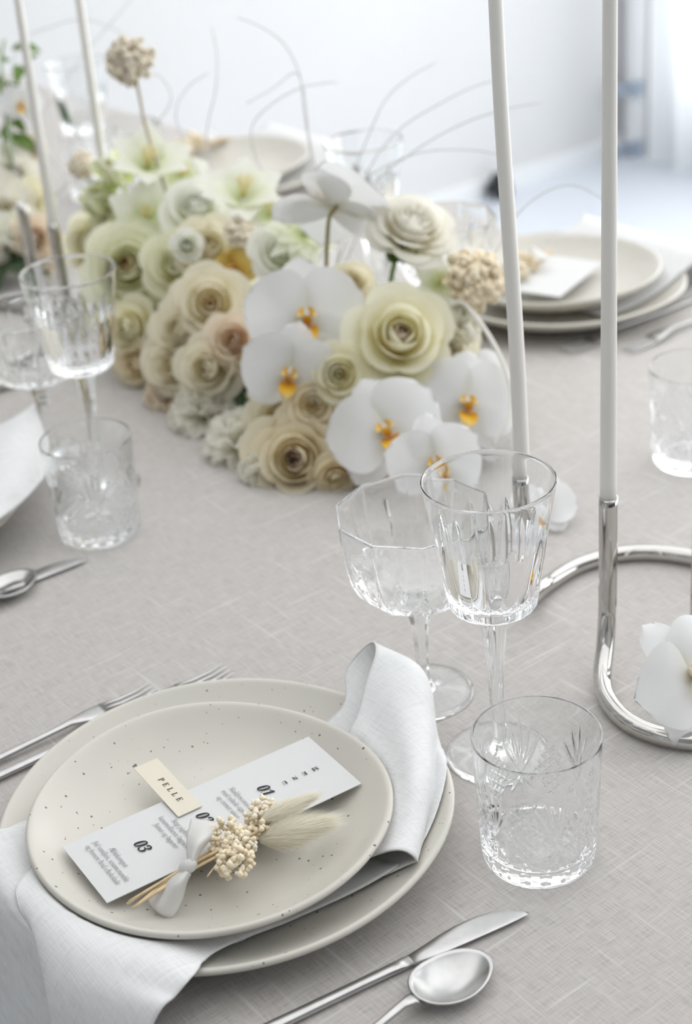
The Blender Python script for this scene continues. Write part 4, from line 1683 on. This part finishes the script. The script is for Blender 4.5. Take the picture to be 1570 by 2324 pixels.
def build_orchid(seed, extra=None):
    root = bpy.data.objects.new('orchid_bloom', None)
    COL.objects.link(root)
    rnd = random.Random(seed)
    om = PM['orchid']

    def me(key, *a):
        return cached(('orch', key), lambda: mesh_data('orchid_' + key, *flat_petal(*a)[:2], om, True, flat_petal(*a)[2]))
    broad = me('broad', 1.0, .62, .12, .80, .10, .10, .05, 1, -.10)
    sep = me('sepal', .98, .36, .22, 1.0, -.05, .08, .05, 2, -.12)
    for a in (0, 2.20, -2.20):
        o = link('sepal', sep, root, (0, 0, -.05))
        o.rotation_euler = (rnd.uniform(-.1, .05), rnd.uniform(-.06, .06), a + rnd.uniform(-.06, .06))
    for a in (-1.22, 1.22):
        o = link('petal', broad, root, (0, 0, .01))
        o.rotation_euler = (rnd.uniform(-.14, .02), rnd.uniform(-.08, .08), a + rnd.uniform(-.05, .05))
    lip = link('lip', cached('liproot', lambda: mesh_data('lip_mid', *flat_petal(.42, .15, .5, .9, .05, .12, .1, 5, .18)[:2], PM['lip'], True, flat_petal(.42, .15, .5, .9, .05, .12, .1, 5, .18)[2])), root, (0, -.06, .03), (.35, 0, PI))
    side = cached('lipside', lambda: mesh_data('lip_side', *flat_petal(.27, .13, .5, .9, .22, .05, .1, 6, .05)[:2], PM['lip'], True, flat_petal(.27, .13, .5, .9, .22, .05, .1, 6, .05)[2]))
    for s in (-1, 1):
        link('lip_lobe', side, lip, (0, .05, .02), (.95, s * -.5, s * 1.15))
    v, f = tube([(0, .10, .02), (0, .06, .09), (0, -.01, .15)], [.055, .075, .045], 12)
    link('column', cached('orchcol', lambda: mesh_data('orchid_column', v, f, PM['column'], True, [(.5, .6)] * len(v))), root)
    return root


# ---- carnation: ragged fans on a dome
def carnation_petal(seed):
    rnd = random.Random(seed)
    teeth = [rnd.uniform(-.10, .08) for _ in range(17)]
    ph = rnd.uniform(0, 6)

    def fn(a, w):
        u = a * 2 - 1
        i = int(round(a * 16))
        ang = u * .62 * (.35 + .65 * w)
        r = w * (1 + teeth[i] * (1 if w > .9 else 0))
        x = r * math.sin(ang)
        z = r * math.cos(ang)
        y = .12 * w * w * math.sin(u * 7 + ph) + .05 * w * math.sin(u * 13 + ph) + .18 * w ** 3
        return (x, y, z)
    return grid(17, 6, fn, True)


def build_carnation(mat, seed, n=46):
    root = bpy.data.objects.new('carnation', None)
    COL.objects.link(root)
    rnd = random.Random(seed)
    for k in range(n):
        var = k % 3
        me = cached(('carn', var, mat), lambda: mesh_data('carnation_petal', *carnation_petal(var)[:2], PM[mat], True, carnation_petal(var)[2]))
        o = link('petal', me, root, (0, 0, -.25))
        t = (k + .5) / n
        tilt = 1.55 * math.sqrt(t)
        o.rotation_mode = 'XYZ'
        o.rotation_euler = (-tilt + rnd.uniform(-.1, .1), rnd.uniform(-.2, .2), k * 2.39996)
        s = .92 + .12 * rnd.random() + .08 * t
        o.scale = (s, s, s)
    return root


# ---- open star flowers with pointed petals
def star_petal(L_, W_, curve, seed, tipw=.02):
    def fn(a, w):
        u = a * 2 - 1
        wid = W_ * (.25 + .75 * math.sin(PI * min(1, w * .62 + .16))) * (1 - w ** 4 * (1 - tipw))
        x = u * wid
        r = L_ * math.sin(curve * w) / curve * 1.0
        z = L_ * (1 - math.cos(curve * w)) / curve * -1.0
        return (x, r, z + .12 * L_ * (u * u) * w * (1 - w) * 2)
    return grid(9, 11, fn, True)


def build_star(kind, mat, seed, n=6, tilt=.55, L_=1.0, W_=.26, curve=.8, rows=1):
    root = bpy.data.objects.new(kind, None)
    COL.objects.link(root)
    rnd = random.Random(seed)
    me = cached(('star', mat, L_, W_, curve), lambda: mesh_data(kind + '_petal', *star_petal(L_, W_, curve, seed)[:2], PM[mat], True, star_petal(L_, W_, curve, seed)[2]))
    for row in range(rows):
        for k in range(n):
            o = link('petal', me, root, (0, 0, -.25 + .05 * row))
            o.rotation_euler = (tilt + .3 * row + rnd.uniform(-.14, .14), rnd.uniform(-.1, .1), 2 * PI * k / n + row * .5 + rnd.uniform(-.12, .12))
            o.scale = (1, rnd.uniform(.88, 1.06) * (1 - .2 * row), 1)
    for k in range(6):
        a = 2 * PI * k / 6
        v, f = cached('stamen', lambda: tube([(0, 0, -.2), (.06, 0, .15), (.13, 0, .38)], [.014, .012, .03], 6))
        link('stamen', cached(('stamenme'), lambda: mesh_data('stamen', v, f, PM['yellow'], True, [(.5, .3)] * len(v))), root, None, (0, 0, a))
    return root


def build_everlasting(seed, mat, n=64, r0=.17, r1=.27):
    root = bpy.data.objects.new('everlasting_flower', None)
    COL.objects.link(root)
    rnd = random.Random(seed)
    o = florets('florets', n, .88, r0, r1, seed, mat, root, (0, 0, -.1), hemi=.6, flat=.85)
    for k in range(5):
        a = k * 1.26 + .3
        v, f = tube([(0, 0, -1.25), (.2 * math.cos(a), .2 * math.sin(a), -.75), (.5 * math.cos(a), .5 * math.sin(a), -.25)], .035, 5)
        link('stalk', mesh_data('everlasting_stalk', v, f, M_DRYSTEM), root)
    return root


def add_stem(root, p, name, mat, R, target=None, r=.0016, bulge=0.0):
    """stem from the bloom down into the foam"""
    p = np.asarray(p, float)
    if target is None:
        d = float(p @ DX)
        target = P3(RUN_N + .35 * (float(p @ NX) - RUN_N), min(max(d, RUN_D0 - .02), RUN_D1), .03)
    inv = root.matrix_world.inverted()
    z = np.array(root.matrix_world.to_3x3().col[2])
    back = p - z / np.linalg.norm(z) * R * .55
    mid = (back + target) / 2 + np.array([0, 0, bulge])
    pts = curve_pts([back, mid, target], 10)
    sc = root.matrix_world.to_scale().x
    v, f = tube([tuple(inv @ Vector(q)) for q in pts], r / sc, 7)
    return link(name, mesh_data('flower_stem', v, f, mat), root)


def put(kind, x, y, px, fx, fy, label, dep=None, roll=0.0, lift=0.0, style='classic', outer='cream', heart='amber', seed=1, stem=True, target=None, group='flowers of the table runner', mat=None, n=6, tilt=.55, cat='flower'):
    if dep is None:
        p = mound_hit(x, y)
        if p is None:
            p = atd(x, y, 1.62)
    else:
        p = atd(x, y, dep)
    R = px / 2 * depth(p) / F_PX
    fc = facing(p, fx, fy)
    p = p + fc / np.linalg.norm(fc) * lift
    sc = R
    if kind == 'rose':
        o = build_rose(style, outer, heart, seed)
        sc = R / 1.08
    elif kind == 'orchid':
        o = build_orchid(seed)
        sc = R
    elif kind == 'carnation':
        o = build_carnation(mat or 'carn', seed)
        sc = R / .95
    elif kind == 'lily':
        o = build_star('lily', mat or 'lily', seed, n, tilt, 1.0, .36)
    elif kind == 'nigella':
        o = build_star('nigella', 'nigella', seed, 9, .35, 1.0, .2, .6, 2)
    elif kind == 'tulip':
        o = build_star('tulip', mat or 'bud', seed, 5, 1.05, 1.0, .42, -.9)
    elif kind == 'everlasting':
        o = build_everlasting(seed, mat or M_FLORETW)
    orient(o, p, fc, roll)
    o.scale = (sc, sc, sc)
    bpy.context.view_layer.update()
    tag(o, label, cat, group)
    if stem:
        add_stem(o, p, 'stem', M_STEM, R, target)
    return o, p


# tray, foam and dark leaves underneath
fc_ = P3(RUN_N, 1.36, 0)
tray = empty('flower_tray', 'long low black tray of wet floral foam hidden under the runner flowers', 'tray', tuple(fc_), ROOT if False else ROT)
TL, TW = .25, .062


def oval(z0, z1, l, w, n=48):
    v, f, rows = [], [], []
    for z, k in ((z0, .94), (z0 + .004, 1), (z1 - .006, 1), (z1, .9), (z1, 0.4)):
        ids = []
        for i in range(n):
            a = 2 * PI * i / n
            ca, sa = math.cos(a), math.sin(a)
            ids.append(len(v))
            v.append((w * k * math.copysign(abs(ca) ** .6, ca), l * k * math.copysign(abs(sa) ** .6, sa), z))
        rows.append(ids)
    for a, b_ in zip(rows, rows[1:]):
        for i in range(n):
            j = (i + 1) % n
            f.append((a[i], a[j], b_[j], b_[i]))
    f.append(tuple(reversed(rows[0])))
    f.append(tuple(rows[-1]))
    return v, f


v, f = oval(.0006, .022, TL, TW)
link('tray', mesh_data('tray_shell', v, f, M_TRAY), tray)
v, f = oval(.0225, .068, TL - .01, TW - .008)
link('foam', mesh_data('foam_block', v, f, M_FOAM), tray)

rnd = random.Random(77)


def leaf_vf(L_, W_, bend):
    def fn(a, w):
        u = a * 2 - 1
        wid = W_ * math.sin(PI * min(1, .06 + .94 * w)) ** .7
        return (u * wid, L_ * math.sin(bend * w) / bend, -L_ * (1 - math.cos(bend * w)) / bend + abs(u) * wid * .35)
    return grid(5, 8, fn, True)


LEAF_ME = mesh_data('leaf', *leaf_vf(.055, .013, 1.0)[:2], M_DLEAF, True, leaf_vf(.055, .013, 1.0)[2])
for k in range(18):
    t = k / 17
    side = -1 if k % 2 else 1
    base = P3(RUN_N + side * .045 * rnd.uniform(.6, 1.1), RUN_D0 - .05 + t * .50, .050)
    sp = empty('leaf_sprig', 'dark green leaf sprig tucked low between the flower heads', 'leaf', tuple(base), ROT + (0 if side > 0 else PI) - PI / 2 + rnd.uniform(-.5, .5), 'leaves tucked among the runner flowers')
    for m in range(3):
        link('leaf', LEAF_ME, sp, (0, .005 * m, 0), (rnd.uniform(-.25, .25), rnd.uniform(-.3, .3), (m - 1) * .7))
    v, f = tube([(0, 0, -.02), (0, .004, -.004), (0, .012, .001)], .0012, 6)
    link('stem', mesh_data('sprig_stem', v, f, M_STEM), sp)

# ---- front of the runner, from the near end upwards
put('rose', 672, 1042, 240, -.12, .02, 'big sand coloured rose with mauve heart lowest at the near end of the runner', style='classic', outer='sand', heart='mauve', seed=4, lift=.0)
put('carnation', 455, 945, 150, -.35, .05, 'white ragged carnation at the left foot of the runner', seed=2, lift=-.01)
put('carnation', 540, 1025, 165, -.25, -.1, 'white ragged carnation beside the big mauve hearted rose', seed=5, lift=-.012)
put('carnation', 590, 1085, 110, -.2, -.3, 'small white carnation under the left side of the mauve hearted rose', seed=6, lift=-.02)
put('carnation', 845, 1075, 90, .1, -.1, 'small peach carnation between the mauve hearted rose and the lowest orchid', mat='peach', seed=7, lift=-.008)
put('carnation', 368, 905, 110, -.4, -.1, 'small peach carnation at the left edge behind the white carnations', mat='peach', seed=9, lift=-.015)
put('rose', 765, 1110, 120, .05, -.5, 'pale rose turned down to the cloth right of the mauve hearted rose', style='loose', outer='sand', heart='sand', seed=12, lift=-.022)
put('orchid', 690, 728, 300, .05, .05, 'largest white moth orchid facing forward in the middle of the runner', seed=1, lift=.040, roll=.08)
put('orchid', 662, 838, 250, -.10, -.25, 'white moth orchid tucked directly beneath the largest one', seed=2, lift=.018, roll=-.15)
put('orchid', 880, 985, 290, -.05, .10, 'white moth orchid low at the near end, left of the coupe top', seed=3, lift=.022, roll=.45)
put('orchid', 1045, 925, 280, .25, .10, 'white moth orchid on the right flank near the left tall candle', seed=4, lift=.018, roll=-.1)
put('orchid', 985, 1050, 240, .15, -.25, 'lowest white moth orchid showing behind the rims of the two near stemmed glasses', seed=6, lift=.0, roll=.2, dep=1.435)
put('rose', 905, 765, 260, .12, .22, 'pale yellow half open rose with rosy heart right of the largest orchid', style='bud', outer='yellow', heart='mauve', seed=3, lift=.008)
put('rose', 770, 850, 150, .0, -.05, 'pale yellow rose petals wedged between the orchids and the half open rose', style='loose', outer='yellow', heart='yellow', seed=13, lift=-.012)
put('rose', 1020, 790, 170, .3, .15, 'cream frilly rose behind the half open yellow rose', style='full', outer='cream', heart='peach', seed=14, lift=-.002)
put('rose', 292, 605, 215, -.12, .12, 'greenish cream rose with amber heart at the left end of the runner', style='classic', outer='green', heart='amber', seed=6, lift=.012, dep=1.80)
put('rose', 478, 690, 190, -.10, .10, 'cream rose with one pink tinged petal left of the largest orchid', style='loose', outer='cream', heart='peach', seed=8, lift=.004)
put('rose', 405, 745, 150, -.30, .10, 'cream rose below the greenish rose, left of the pink tinged one', style='bud', outer='cream', heart='cream', seed=9, lift=.0)
put('rose', 385, 830, 165, -.40, -.10, 'loose cream rose above the peach carnation on the left flank', style='loose', outer='cream', heart='sand', seed=10, lift=-.004)
put('rose', 470, 835, 170, -.25, -.05, 'cream rose above the white carnations', style='bud', outer='cream', heart='cream', seed=11, lift=-.002)
put('rose', 525, 770, 140, -.15, .05, 'peachy cream rose squeezed beside the left petal of the largest orchid', style='loose', outer='peach', heart='peach', seed=15, lift=-.004)
put('rose', 285, 745, 150, -.45, -.05, 'yellowish cream rose behind the left wine glass', style='bud', outer='yellow', heart='yellow', seed=16, lift=-.006)
put('rose', 292, 838, 120, -.45, -.3, 'dull cream rose low at the left foot of the runner', style='loose', outer='sand', heart='sand', seed=17, lift=-.015)
put('rose', 400, 600, 170, -.05, .2, 'pale green cream rose right of the amber hearted rose', style='bud', outer='green', heart='green', seed=18, lift=.0)
put('rose', 620, 950, 150, -.15, -.1, 'cream rose half covered by the tucked orchid', style='loose', outer='cream', heart='sand', seed=19, lift=-.018)
put('rose', 710, 920, 130, 0, -.05, 'dull cream rose deep between the orchids above the mauve hearted rose', style='loose', outer='sand', heart='sand', seed=20, lift=-.018)
put('orchid', 535, 612, 120, -.5, .2, 'small golden orchid bloom seen from the side above the largest orchid', seed=7, lift=.006, roll=.4)
gold = [o_ for o_ in bpy.data.objects if o_.get('label', '').startswith('small golden orchid')][0]
for ch in gold.children:
    if ch.name.startswith(('petal', 'sepal')):
        me = cached(('goldp', ch.data.name), lambda: ch.data.copy())
        me.materials.clear()
        me.materials.append(PM['gold'])
        ch.data = me
# ---- upper row
o_, p_ = put('rose', 940, 505, 215, .30, .85, 'cream white full rose standing on a long green stem at upper right', style='full', outer='white', heart='white', seed=21, dep=1.56, stem=False)
q_ = at(872, 700, .105)
inv = o_.matrix_world.inverted()
sc_ = o_.matrix_world.to_scale().x
base_ = atd(898, 585, depth(p_) + .01)
low_ = atd(876, 690, 1.58)
deep_ = P3(RUN_N + .02, float(low_ @ DX) + .02, .06)
v, f = tube([tuple(inv @ Vector(q)) for q in curve_pts([p_ * .4 + base_ * .6, base_, low_, deep_], 20)], .0024 / sc_, 8)
link('stem', mesh_data('long_rose_stem', v, f, M_STEM), o_)
for a_ in range(5):
    m_ = link('sepal', LEAF_ME, o_, tuple(inv @ Vector(base_)), (PI * .9, 0, a_ * 1.256), .5 / sc_ * 1.0)
    m_.data = cached('sepalme', lambda: LEAF_ME.copy())
    m_.data.materials.clear()
    m_.data.materials.append(M_LEAF)
put('orchid', 752, 462, 320, -.35, 1.25, 'white moth orchid seen edge on atop its bent olive stem', seed=9, dep=1.57, roll=.35, stem=False)
st0, st1, st2, st3 = atd(757, 478, 1.565), atd(746, 500, 1.57), atd(741, 580, 1.60), atd(740, 660, 1.62)
top_or = [o_ for o_ in bpy.data.objects if o_.get('label', '').startswith('white moth orchid seen edge on')][0]
c_ = (CP - np.array(top_or.location)) / np.linalg.norm(CP - np.array(top_or.location))
sc_ = top_or.scale.x
orient(top_or, np.array(top_or.matrix_world.translation), UP * .85 + RT * .22 - c_ * .42, 2.5)
top_or.scale = (sc_,) * 3
bpy.context.view_layer.update()
inv = top_or.matrix_world.inverted()
sc_ = top_or.matrix_world.to_scale().x
v, f = tube([tuple(inv @ Vector(q)) for q in curve_pts([st0 + np.array([.004, 0, .004]), st0, st1, st2, st3], 20)], .0021 / sc_, 8)
link('stem', mesh_data('orchid_stem', v, f, M_OSTEM), top_or)
put('everlasting', 1078, 636, 135, .35, .2, 'cream dried everlasting head at the right, in front of the far right plate', seed=31, dep=1.56, mat=M_FLORET)
put('everlasting', 542, 527, 72, .1, .3, 'small cream dried everlasting head above the golden orchid', seed=32, dep=1.70)
put('everlasting', 185, 373, 62, 0, .3, 'small cream dried everlasting head beside the two far candles', seed=33, dep=1.95, target=P3(RUN_N, 1.6, .03))
o_, p_ = put('everlasting', 292, 140, 108, -.3, .1, 'tall tan dried everlasting head standing highest above the flowers', seed=34, dep=1.80, mat=M_FLORETD, stem=False)
inv = o_.matrix_world.inverted()
sc_ = o_.matrix_world.to_scale().x
v, f = tube([tuple(inv @ Vector(q)) for q in curve_pts([atd(300, 150, 1.80), atd(312, 195, 1.80), atd(330, 285, 1.80), atd(362, 390, 1.80), atd(402, 515, 1.80), atd(415, 590, 1.82)], 24)], .0019 / sc_, 7)
link('stem', mesh_data('dry_stem', v, f, M_DRYSTEM), o_)
put('lily', 335, 370, 235, .1, .8, 'white pointed lily petals left of the tall dried stem', seed=41, dep=1.80, tilt=.9)
put('tulip', 262, 400, 260, -.3, .5, 'pale green open petals topmost at the left end of the runner', seed=42, dep=1.86, mat='bud')
put('tulip', 228, 455, 200, -.5, .2, 'pale green petals hanging left below the topmost ones', seed=43, dep=1.86, mat='bud')
put('lily', 412, 395, 190, .2, .5, 'white frilled lily right of the tall dried stem', seed=44, dep=1.84, tilt=.5)
put('rose', 448, 468, 170, .0, .5, 'big closed greenish white bloom right of the tall dried stem', style='bud', outer='lily', heart='lily', seed=22, dep=1.78)
put('lily', 552, 440, 250, .1, .9, 'white lily with long pointed petals standing up left of the edge on orchid', seed=45, dep=1.72, tilt=.95)
put('lily', 335, 490, 210, -.1, .4, 'white lily above the amber hearted greenish rose', seed=46, dep=1.80, tilt=.6)
put('rose', 255, 500, 140, -.4, .2, 'dull green rose at the left end below the hanging petals', style='bud', outer='green', heart='green', seed=23, dep=1.86)
put('rose', 195, 545, 130, -.5, .1, 'pale yellow rose farthest left beside the far candle tube', style='bud', outer='yellow', heart='green', seed=24, dep=1.88)
put('nigella', 690, 525, 190, .0, .5, 'pale green nigella with narrow petals behind the bent orchid stem', seed=47, dep=1.66)
put('lily', 610, 480, 165, .1, .5, 'small white lily between the everlasting head and the nigella', seed=48, dep=1.72, tilt=.5)
put('rose', 640, 570, 150, .0, .3, 'cream rose behind the upper petals of the largest orchid', style='loose', outer='lily', heart='yellow', seed=25, dep=1.68)
put('rose', 470, 560, 170, -.05, .3, 'sandy cream rose under the small everlasting head', style='bud', outer='cream', heart='sand', seed=26, dep=1.74)
put('rose', 425, 555, 80, 0, .2, 'round whitish bud in front of the sandy cream rose', style='bud', outer='lily', heart='lily', seed=27, dep=1.70)
put('rose', 800, 640, 110, .1, .3, 'cream rose low between the two stems at the top', style='loose', outer='cream', heart='cream', seed=28, dep=1.63)
put('lily', 1000, 640, 150, .4, .4, 'cream lily petals left of the right everlasting head', mat='lily', seed=49, dep=1.58, tilt=.5)
put('carnation', 1040, 740, 100, .4, .1, 'cream carnation under the right everlasting head', mat='carn', seed=8, dep=1.57)
put('orchid', 1090, 860, 170, .6, .2, 'white moth orchid on the right flank above the one near the candle', seed=11, dep=1.57, roll=.3)
# hidden filling of cream roses, so that no foam shows between the heads
for k in range(16):
    t = (k % 8) / 7
    side = -1 if k < 8 else 1
    a_ = (.60 if k % 2 else 1.05) * side
    p_ = P3(RUN_N + RUN_W * .62 * math.sin(a_), RUN_D0 - .01 + t * .44, .02 + RUN_H * .55 * math.cos(a_))
    o_ = build_rose('loose', ('cream', 'green', 'sand')[k % 3], 'cream', 60 + k)
    orient(o_, p_, NX * math.sin(a_) + np.array([0, 0, math.cos(a_)]), k)
    o_.scale = (.034,) * 3
    bpy.context.view_layer.update()
    tag(o_, 'cream rose mostly hidden deep under the other runner flowers', 'flower', 'half hidden roses filling the runner')
    add_stem(o_, p_, 'stem', M_STEM, .034)

# fallen orchid blooms on the cloth
def lying(x, y, px, up, roll, seed, label, z=.02):
    p = at(x, y, z)
    R = px / 2 * depth(p) / F_PX
    o = build_orchid(seed)
    orient(o, p, np.asarray(up, float), roll)
    o.scale = (R,) * 3
    tag(o, label, 'flower')
    return o


lying(1568, 1535, 330, facing(at(1545, 1510), .75, .15), .6, 21, 'white moth orchid bloom lying inside the chrome ring at the right edge', .045)
lying(1232, 1140, 170, facing(at(1232, 1140), .1, .6), -.4, 22, 'white moth orchid bloom lying on the cloth behind the near wine glass', .022)


# bleached stem arching at the right and fine grass wisps
def wire(name, pts, r, mat, label, cat, group=None):
    P = [np.asarray(p, float) for p in pts]
    b_ = P[0].copy()
    root = empty(name, label, cat, tuple(b_), 0, group)
    v, f = tube([tuple(q - b_) for q in curve_pts(P, 40)], r, 6)
    link('blade', mesh_data(name, v, f, mat), root)
    return root


wire('bleached_stem', [P3(RUN_N + .06, RUN_D0 + .03, .07), atd(1030, 690, 1.56), atd(1075, 715, 1.55), atd(1130, 800, 1.54), atd(1160, 890, 1.53), atd(1150, 960, 1.52), atd(1118, 1010, 1.52)], [.0028 - .0012 * k / 39 for k in range(40)], M_WSTEM, 'white bleached stem arching down at the right end of the runner', 'stem')
GW = [
    ([(760, 620), (800, 440), (870, 380), (960, 345), (1060, 340), (1140, 352)], 1.64, 'grass wisp arching right to the left tall candle, lowest of the right hand ones'),
    ([(800, 560), (840, 430), (930, 350), (1040, 285), (1140, 250), (1230, 232)], 1.66, 'grass wisp arching far right across the left tall candle'),
    ([(780, 560), (830, 400), (900, 300), (990, 240), (1080, 195), (1150, 178)], 1.70, 'grass wisp rising right above the white wall'),
    ([(740, 560), (800, 400), (848, 280), (880, 220), (930, 175), (990, 142)], 1.72, 'short grass wisp curling up just right of the far wine glass'),
    ([(720, 560), (708, 380), (690, 250), (680, 170), (645, 100), (590, 60), (540, 40)], 1.74, 'grass wisp rising from the flowers and bending left at the top'),
    ([(700, 540), (716, 400), (700, 300), (690, 210), (670, 165), (620, 200), (560, 235)], 1.76, 'grass wisp with a bent tip falling left above the far middle plate'),
    ([(650, 520), (590, 380), (570, 300), (600, 250), (680, 200), (770, 185)], 1.74, 'grass wisp bending right above the far middle plate'),
    ([(520, 520), (470, 330), (490, 200), (492, 120), (480, 60)], 1.82, 'straight grass wisp in the middle of the white wall'),
    ([(520, 560), (420, 330), (400, 250), (430, 195), (475, 165)], 1.84, 'grass wisp bending right beside the tall dried head'),
    ([(330, 560), (300, 360), (385, 240), (370, 180), (335, 165)], 1.86, 'grass wisp curling left behind the tall dried head'),
    ([(1010, 760), (1100, 620), (1180, 480), (1290, 420), (1400, 470)], 1.60, 'grass wisp arching over the far right plate'),
    ([(60, 480), (20, 300), (40, 110), (120, 60), (200, 45), (290, 80)], 2.1, 'blurred grass wisp arching over the two far candles'),
    ([(150, 420), (80, 300), (180, 140), (280, 20), (330, -40)], 2.1, 'blurred grass wisp leaning right at the upper left corner'),
]
for pts, dp, lab in GW:
    P = [P3(RUN_N + random.Random(lab).uniform(-.03, .03), min(RUN_D1, max(RUN_D0, float(atd(*pts[0], dp) @ DX))), .05)] + [atd(x, y, dp) for x, y in pts]
    if dp > 2:
        P[0] = P3(.9, 2.0, .05)
    wire('grass_wisp', P, [.0011 - .0006 * k / 39 for k in range(40)], M_WISP, lab, 'grass', 'fine grass wisps')

# ---- second arrangement at the upper left corner
c2 = P3(.87, 2.12, 0)
tray2 = empty('flower_tray', 'low black foam tray under the blurred flowers at the upper left corner', 'tray', tuple(c2), ROT)
v, f = oval(.0006, .022, .19, .06)
link('tray', mesh_data('second_tray', v, f, M_TRAY), tray2)
v, f = oval(.0225, .07, .18, .052)
link('foam', mesh_data('second_foam', v, f, M_FOAM), tray2)
T2 = P3(.87, 2.06, .05)
B = 'blurred flowers at the upper left corner'
put('rose', 30, 395, 150, .1, .3, 'blurred white rose topmost of the upper left flowers', style='full', outer='white', heart='white', seed=81, dep=2.16, target=T2, group=B)
put('rose', 70, 455, 120, .3, .1, 'blurred yellow white rose at the right side of the upper left flowers', style='loose', outer='yellow', heart='yellow', seed=82, dep=2.14, target=T2, group=B)
put('rose', 15, 480, 140, -.1, .1, 'blurred white rose in the middle of the upper left flowers', style='loose', outer='white', heart='yellow', seed=83, dep=2.12, target=T2, group=B)
put('lily', 40, 520, 140, .2, .1, 'blurred greenish lily low in the upper left flowers', seed=84, dep=2.10, target=T2, group=B, tilt=.5)
put('rose', 85, 545, 120, .3, -.1, 'blurred peach rose lowest of the upper left flowers', style='full', outer='peach', heart='peach', seed=85, dep=2.09, target=T2, group=B)
put('carnation', 20, 560, 110, -.1, -.1, 'blurred cream carnation at the left edge of the upper left flowers', mat='carn', seed=86, dep=2.10, target=T2, group=B)
put('orchid', 48, 238, 110, .0, .1, 'blurred white orchid bloom on the tall green stem at upper left', seed=87, dep=2.16, target=P3(.87, 2.1, .06), group=B)
put('rose', 75, 335, 70, .2, .2, 'blurred small cream rose above the upper left flowers', style='full', outer='cream', heart='cream', seed=88, dep=2.18, target=T2, group=B)
put('rose', -30, 440, 150, -.2, .1, 'blurred white rose cut off by the left edge', style='full', outer='white', heart='white', seed=89, dep=2.14, target=T2, group=B)
gs = empty('green_sprig', 'blurred bright green leafy sprig at the upper left edge', 'leaf', tuple(P3(.87, 2.1, .06)), 0)
b_ = P3(.87, 2.1, .06)
for k, pts in enumerate(([(20, 420), (8, 330), (15, 240), (2, 150), (10, 90)], [(18, 400), (22, 260), (40, 190), (52, 150)], [(15, 420), (14, 250), (-10, 180)])):
    P = [b_] + [atd(x, y, 2.16) for x, y in pts]
    v, f = tube([tuple(q - b_) for q in curve_pts(P, 24)], .0016, 6)
    link('stem', mesh_data('sprig_stem', v, f, M_STEM), gs)
LG = LEAF_ME.copy()
LG.materials.clear()
LG.materials.append(M_LEAF)
r5 = random.Random(5)
for k, (x, y) in enumerate(((28, 112), (8, 140), (55, 148), (45, 150), (5, 175), (-5, 200), (18, 215), (10, 265), (5, 290), (24, 310), (0, 120), (-12, 160))):
    q = atd(x, y, 2.16 + .01 * (k % 3)) - b_
    link('leaf', LG, gs, tuple(q), (r5.uniform(-1, 1), r5.uniform(-1, 1), r5.uniform(0, 6)), r5.uniform(.45, .75))
dk = empty('leaf_sprig', 'dark green leaves at the foot of the upper left flowers', 'leaf', tuple(at(25, 610, .02)), ROT)
for m in range(6):
    link('leaf', LEAF_ME, dk, (0, 0, .004 * m), (0, .2, m * 1.05))
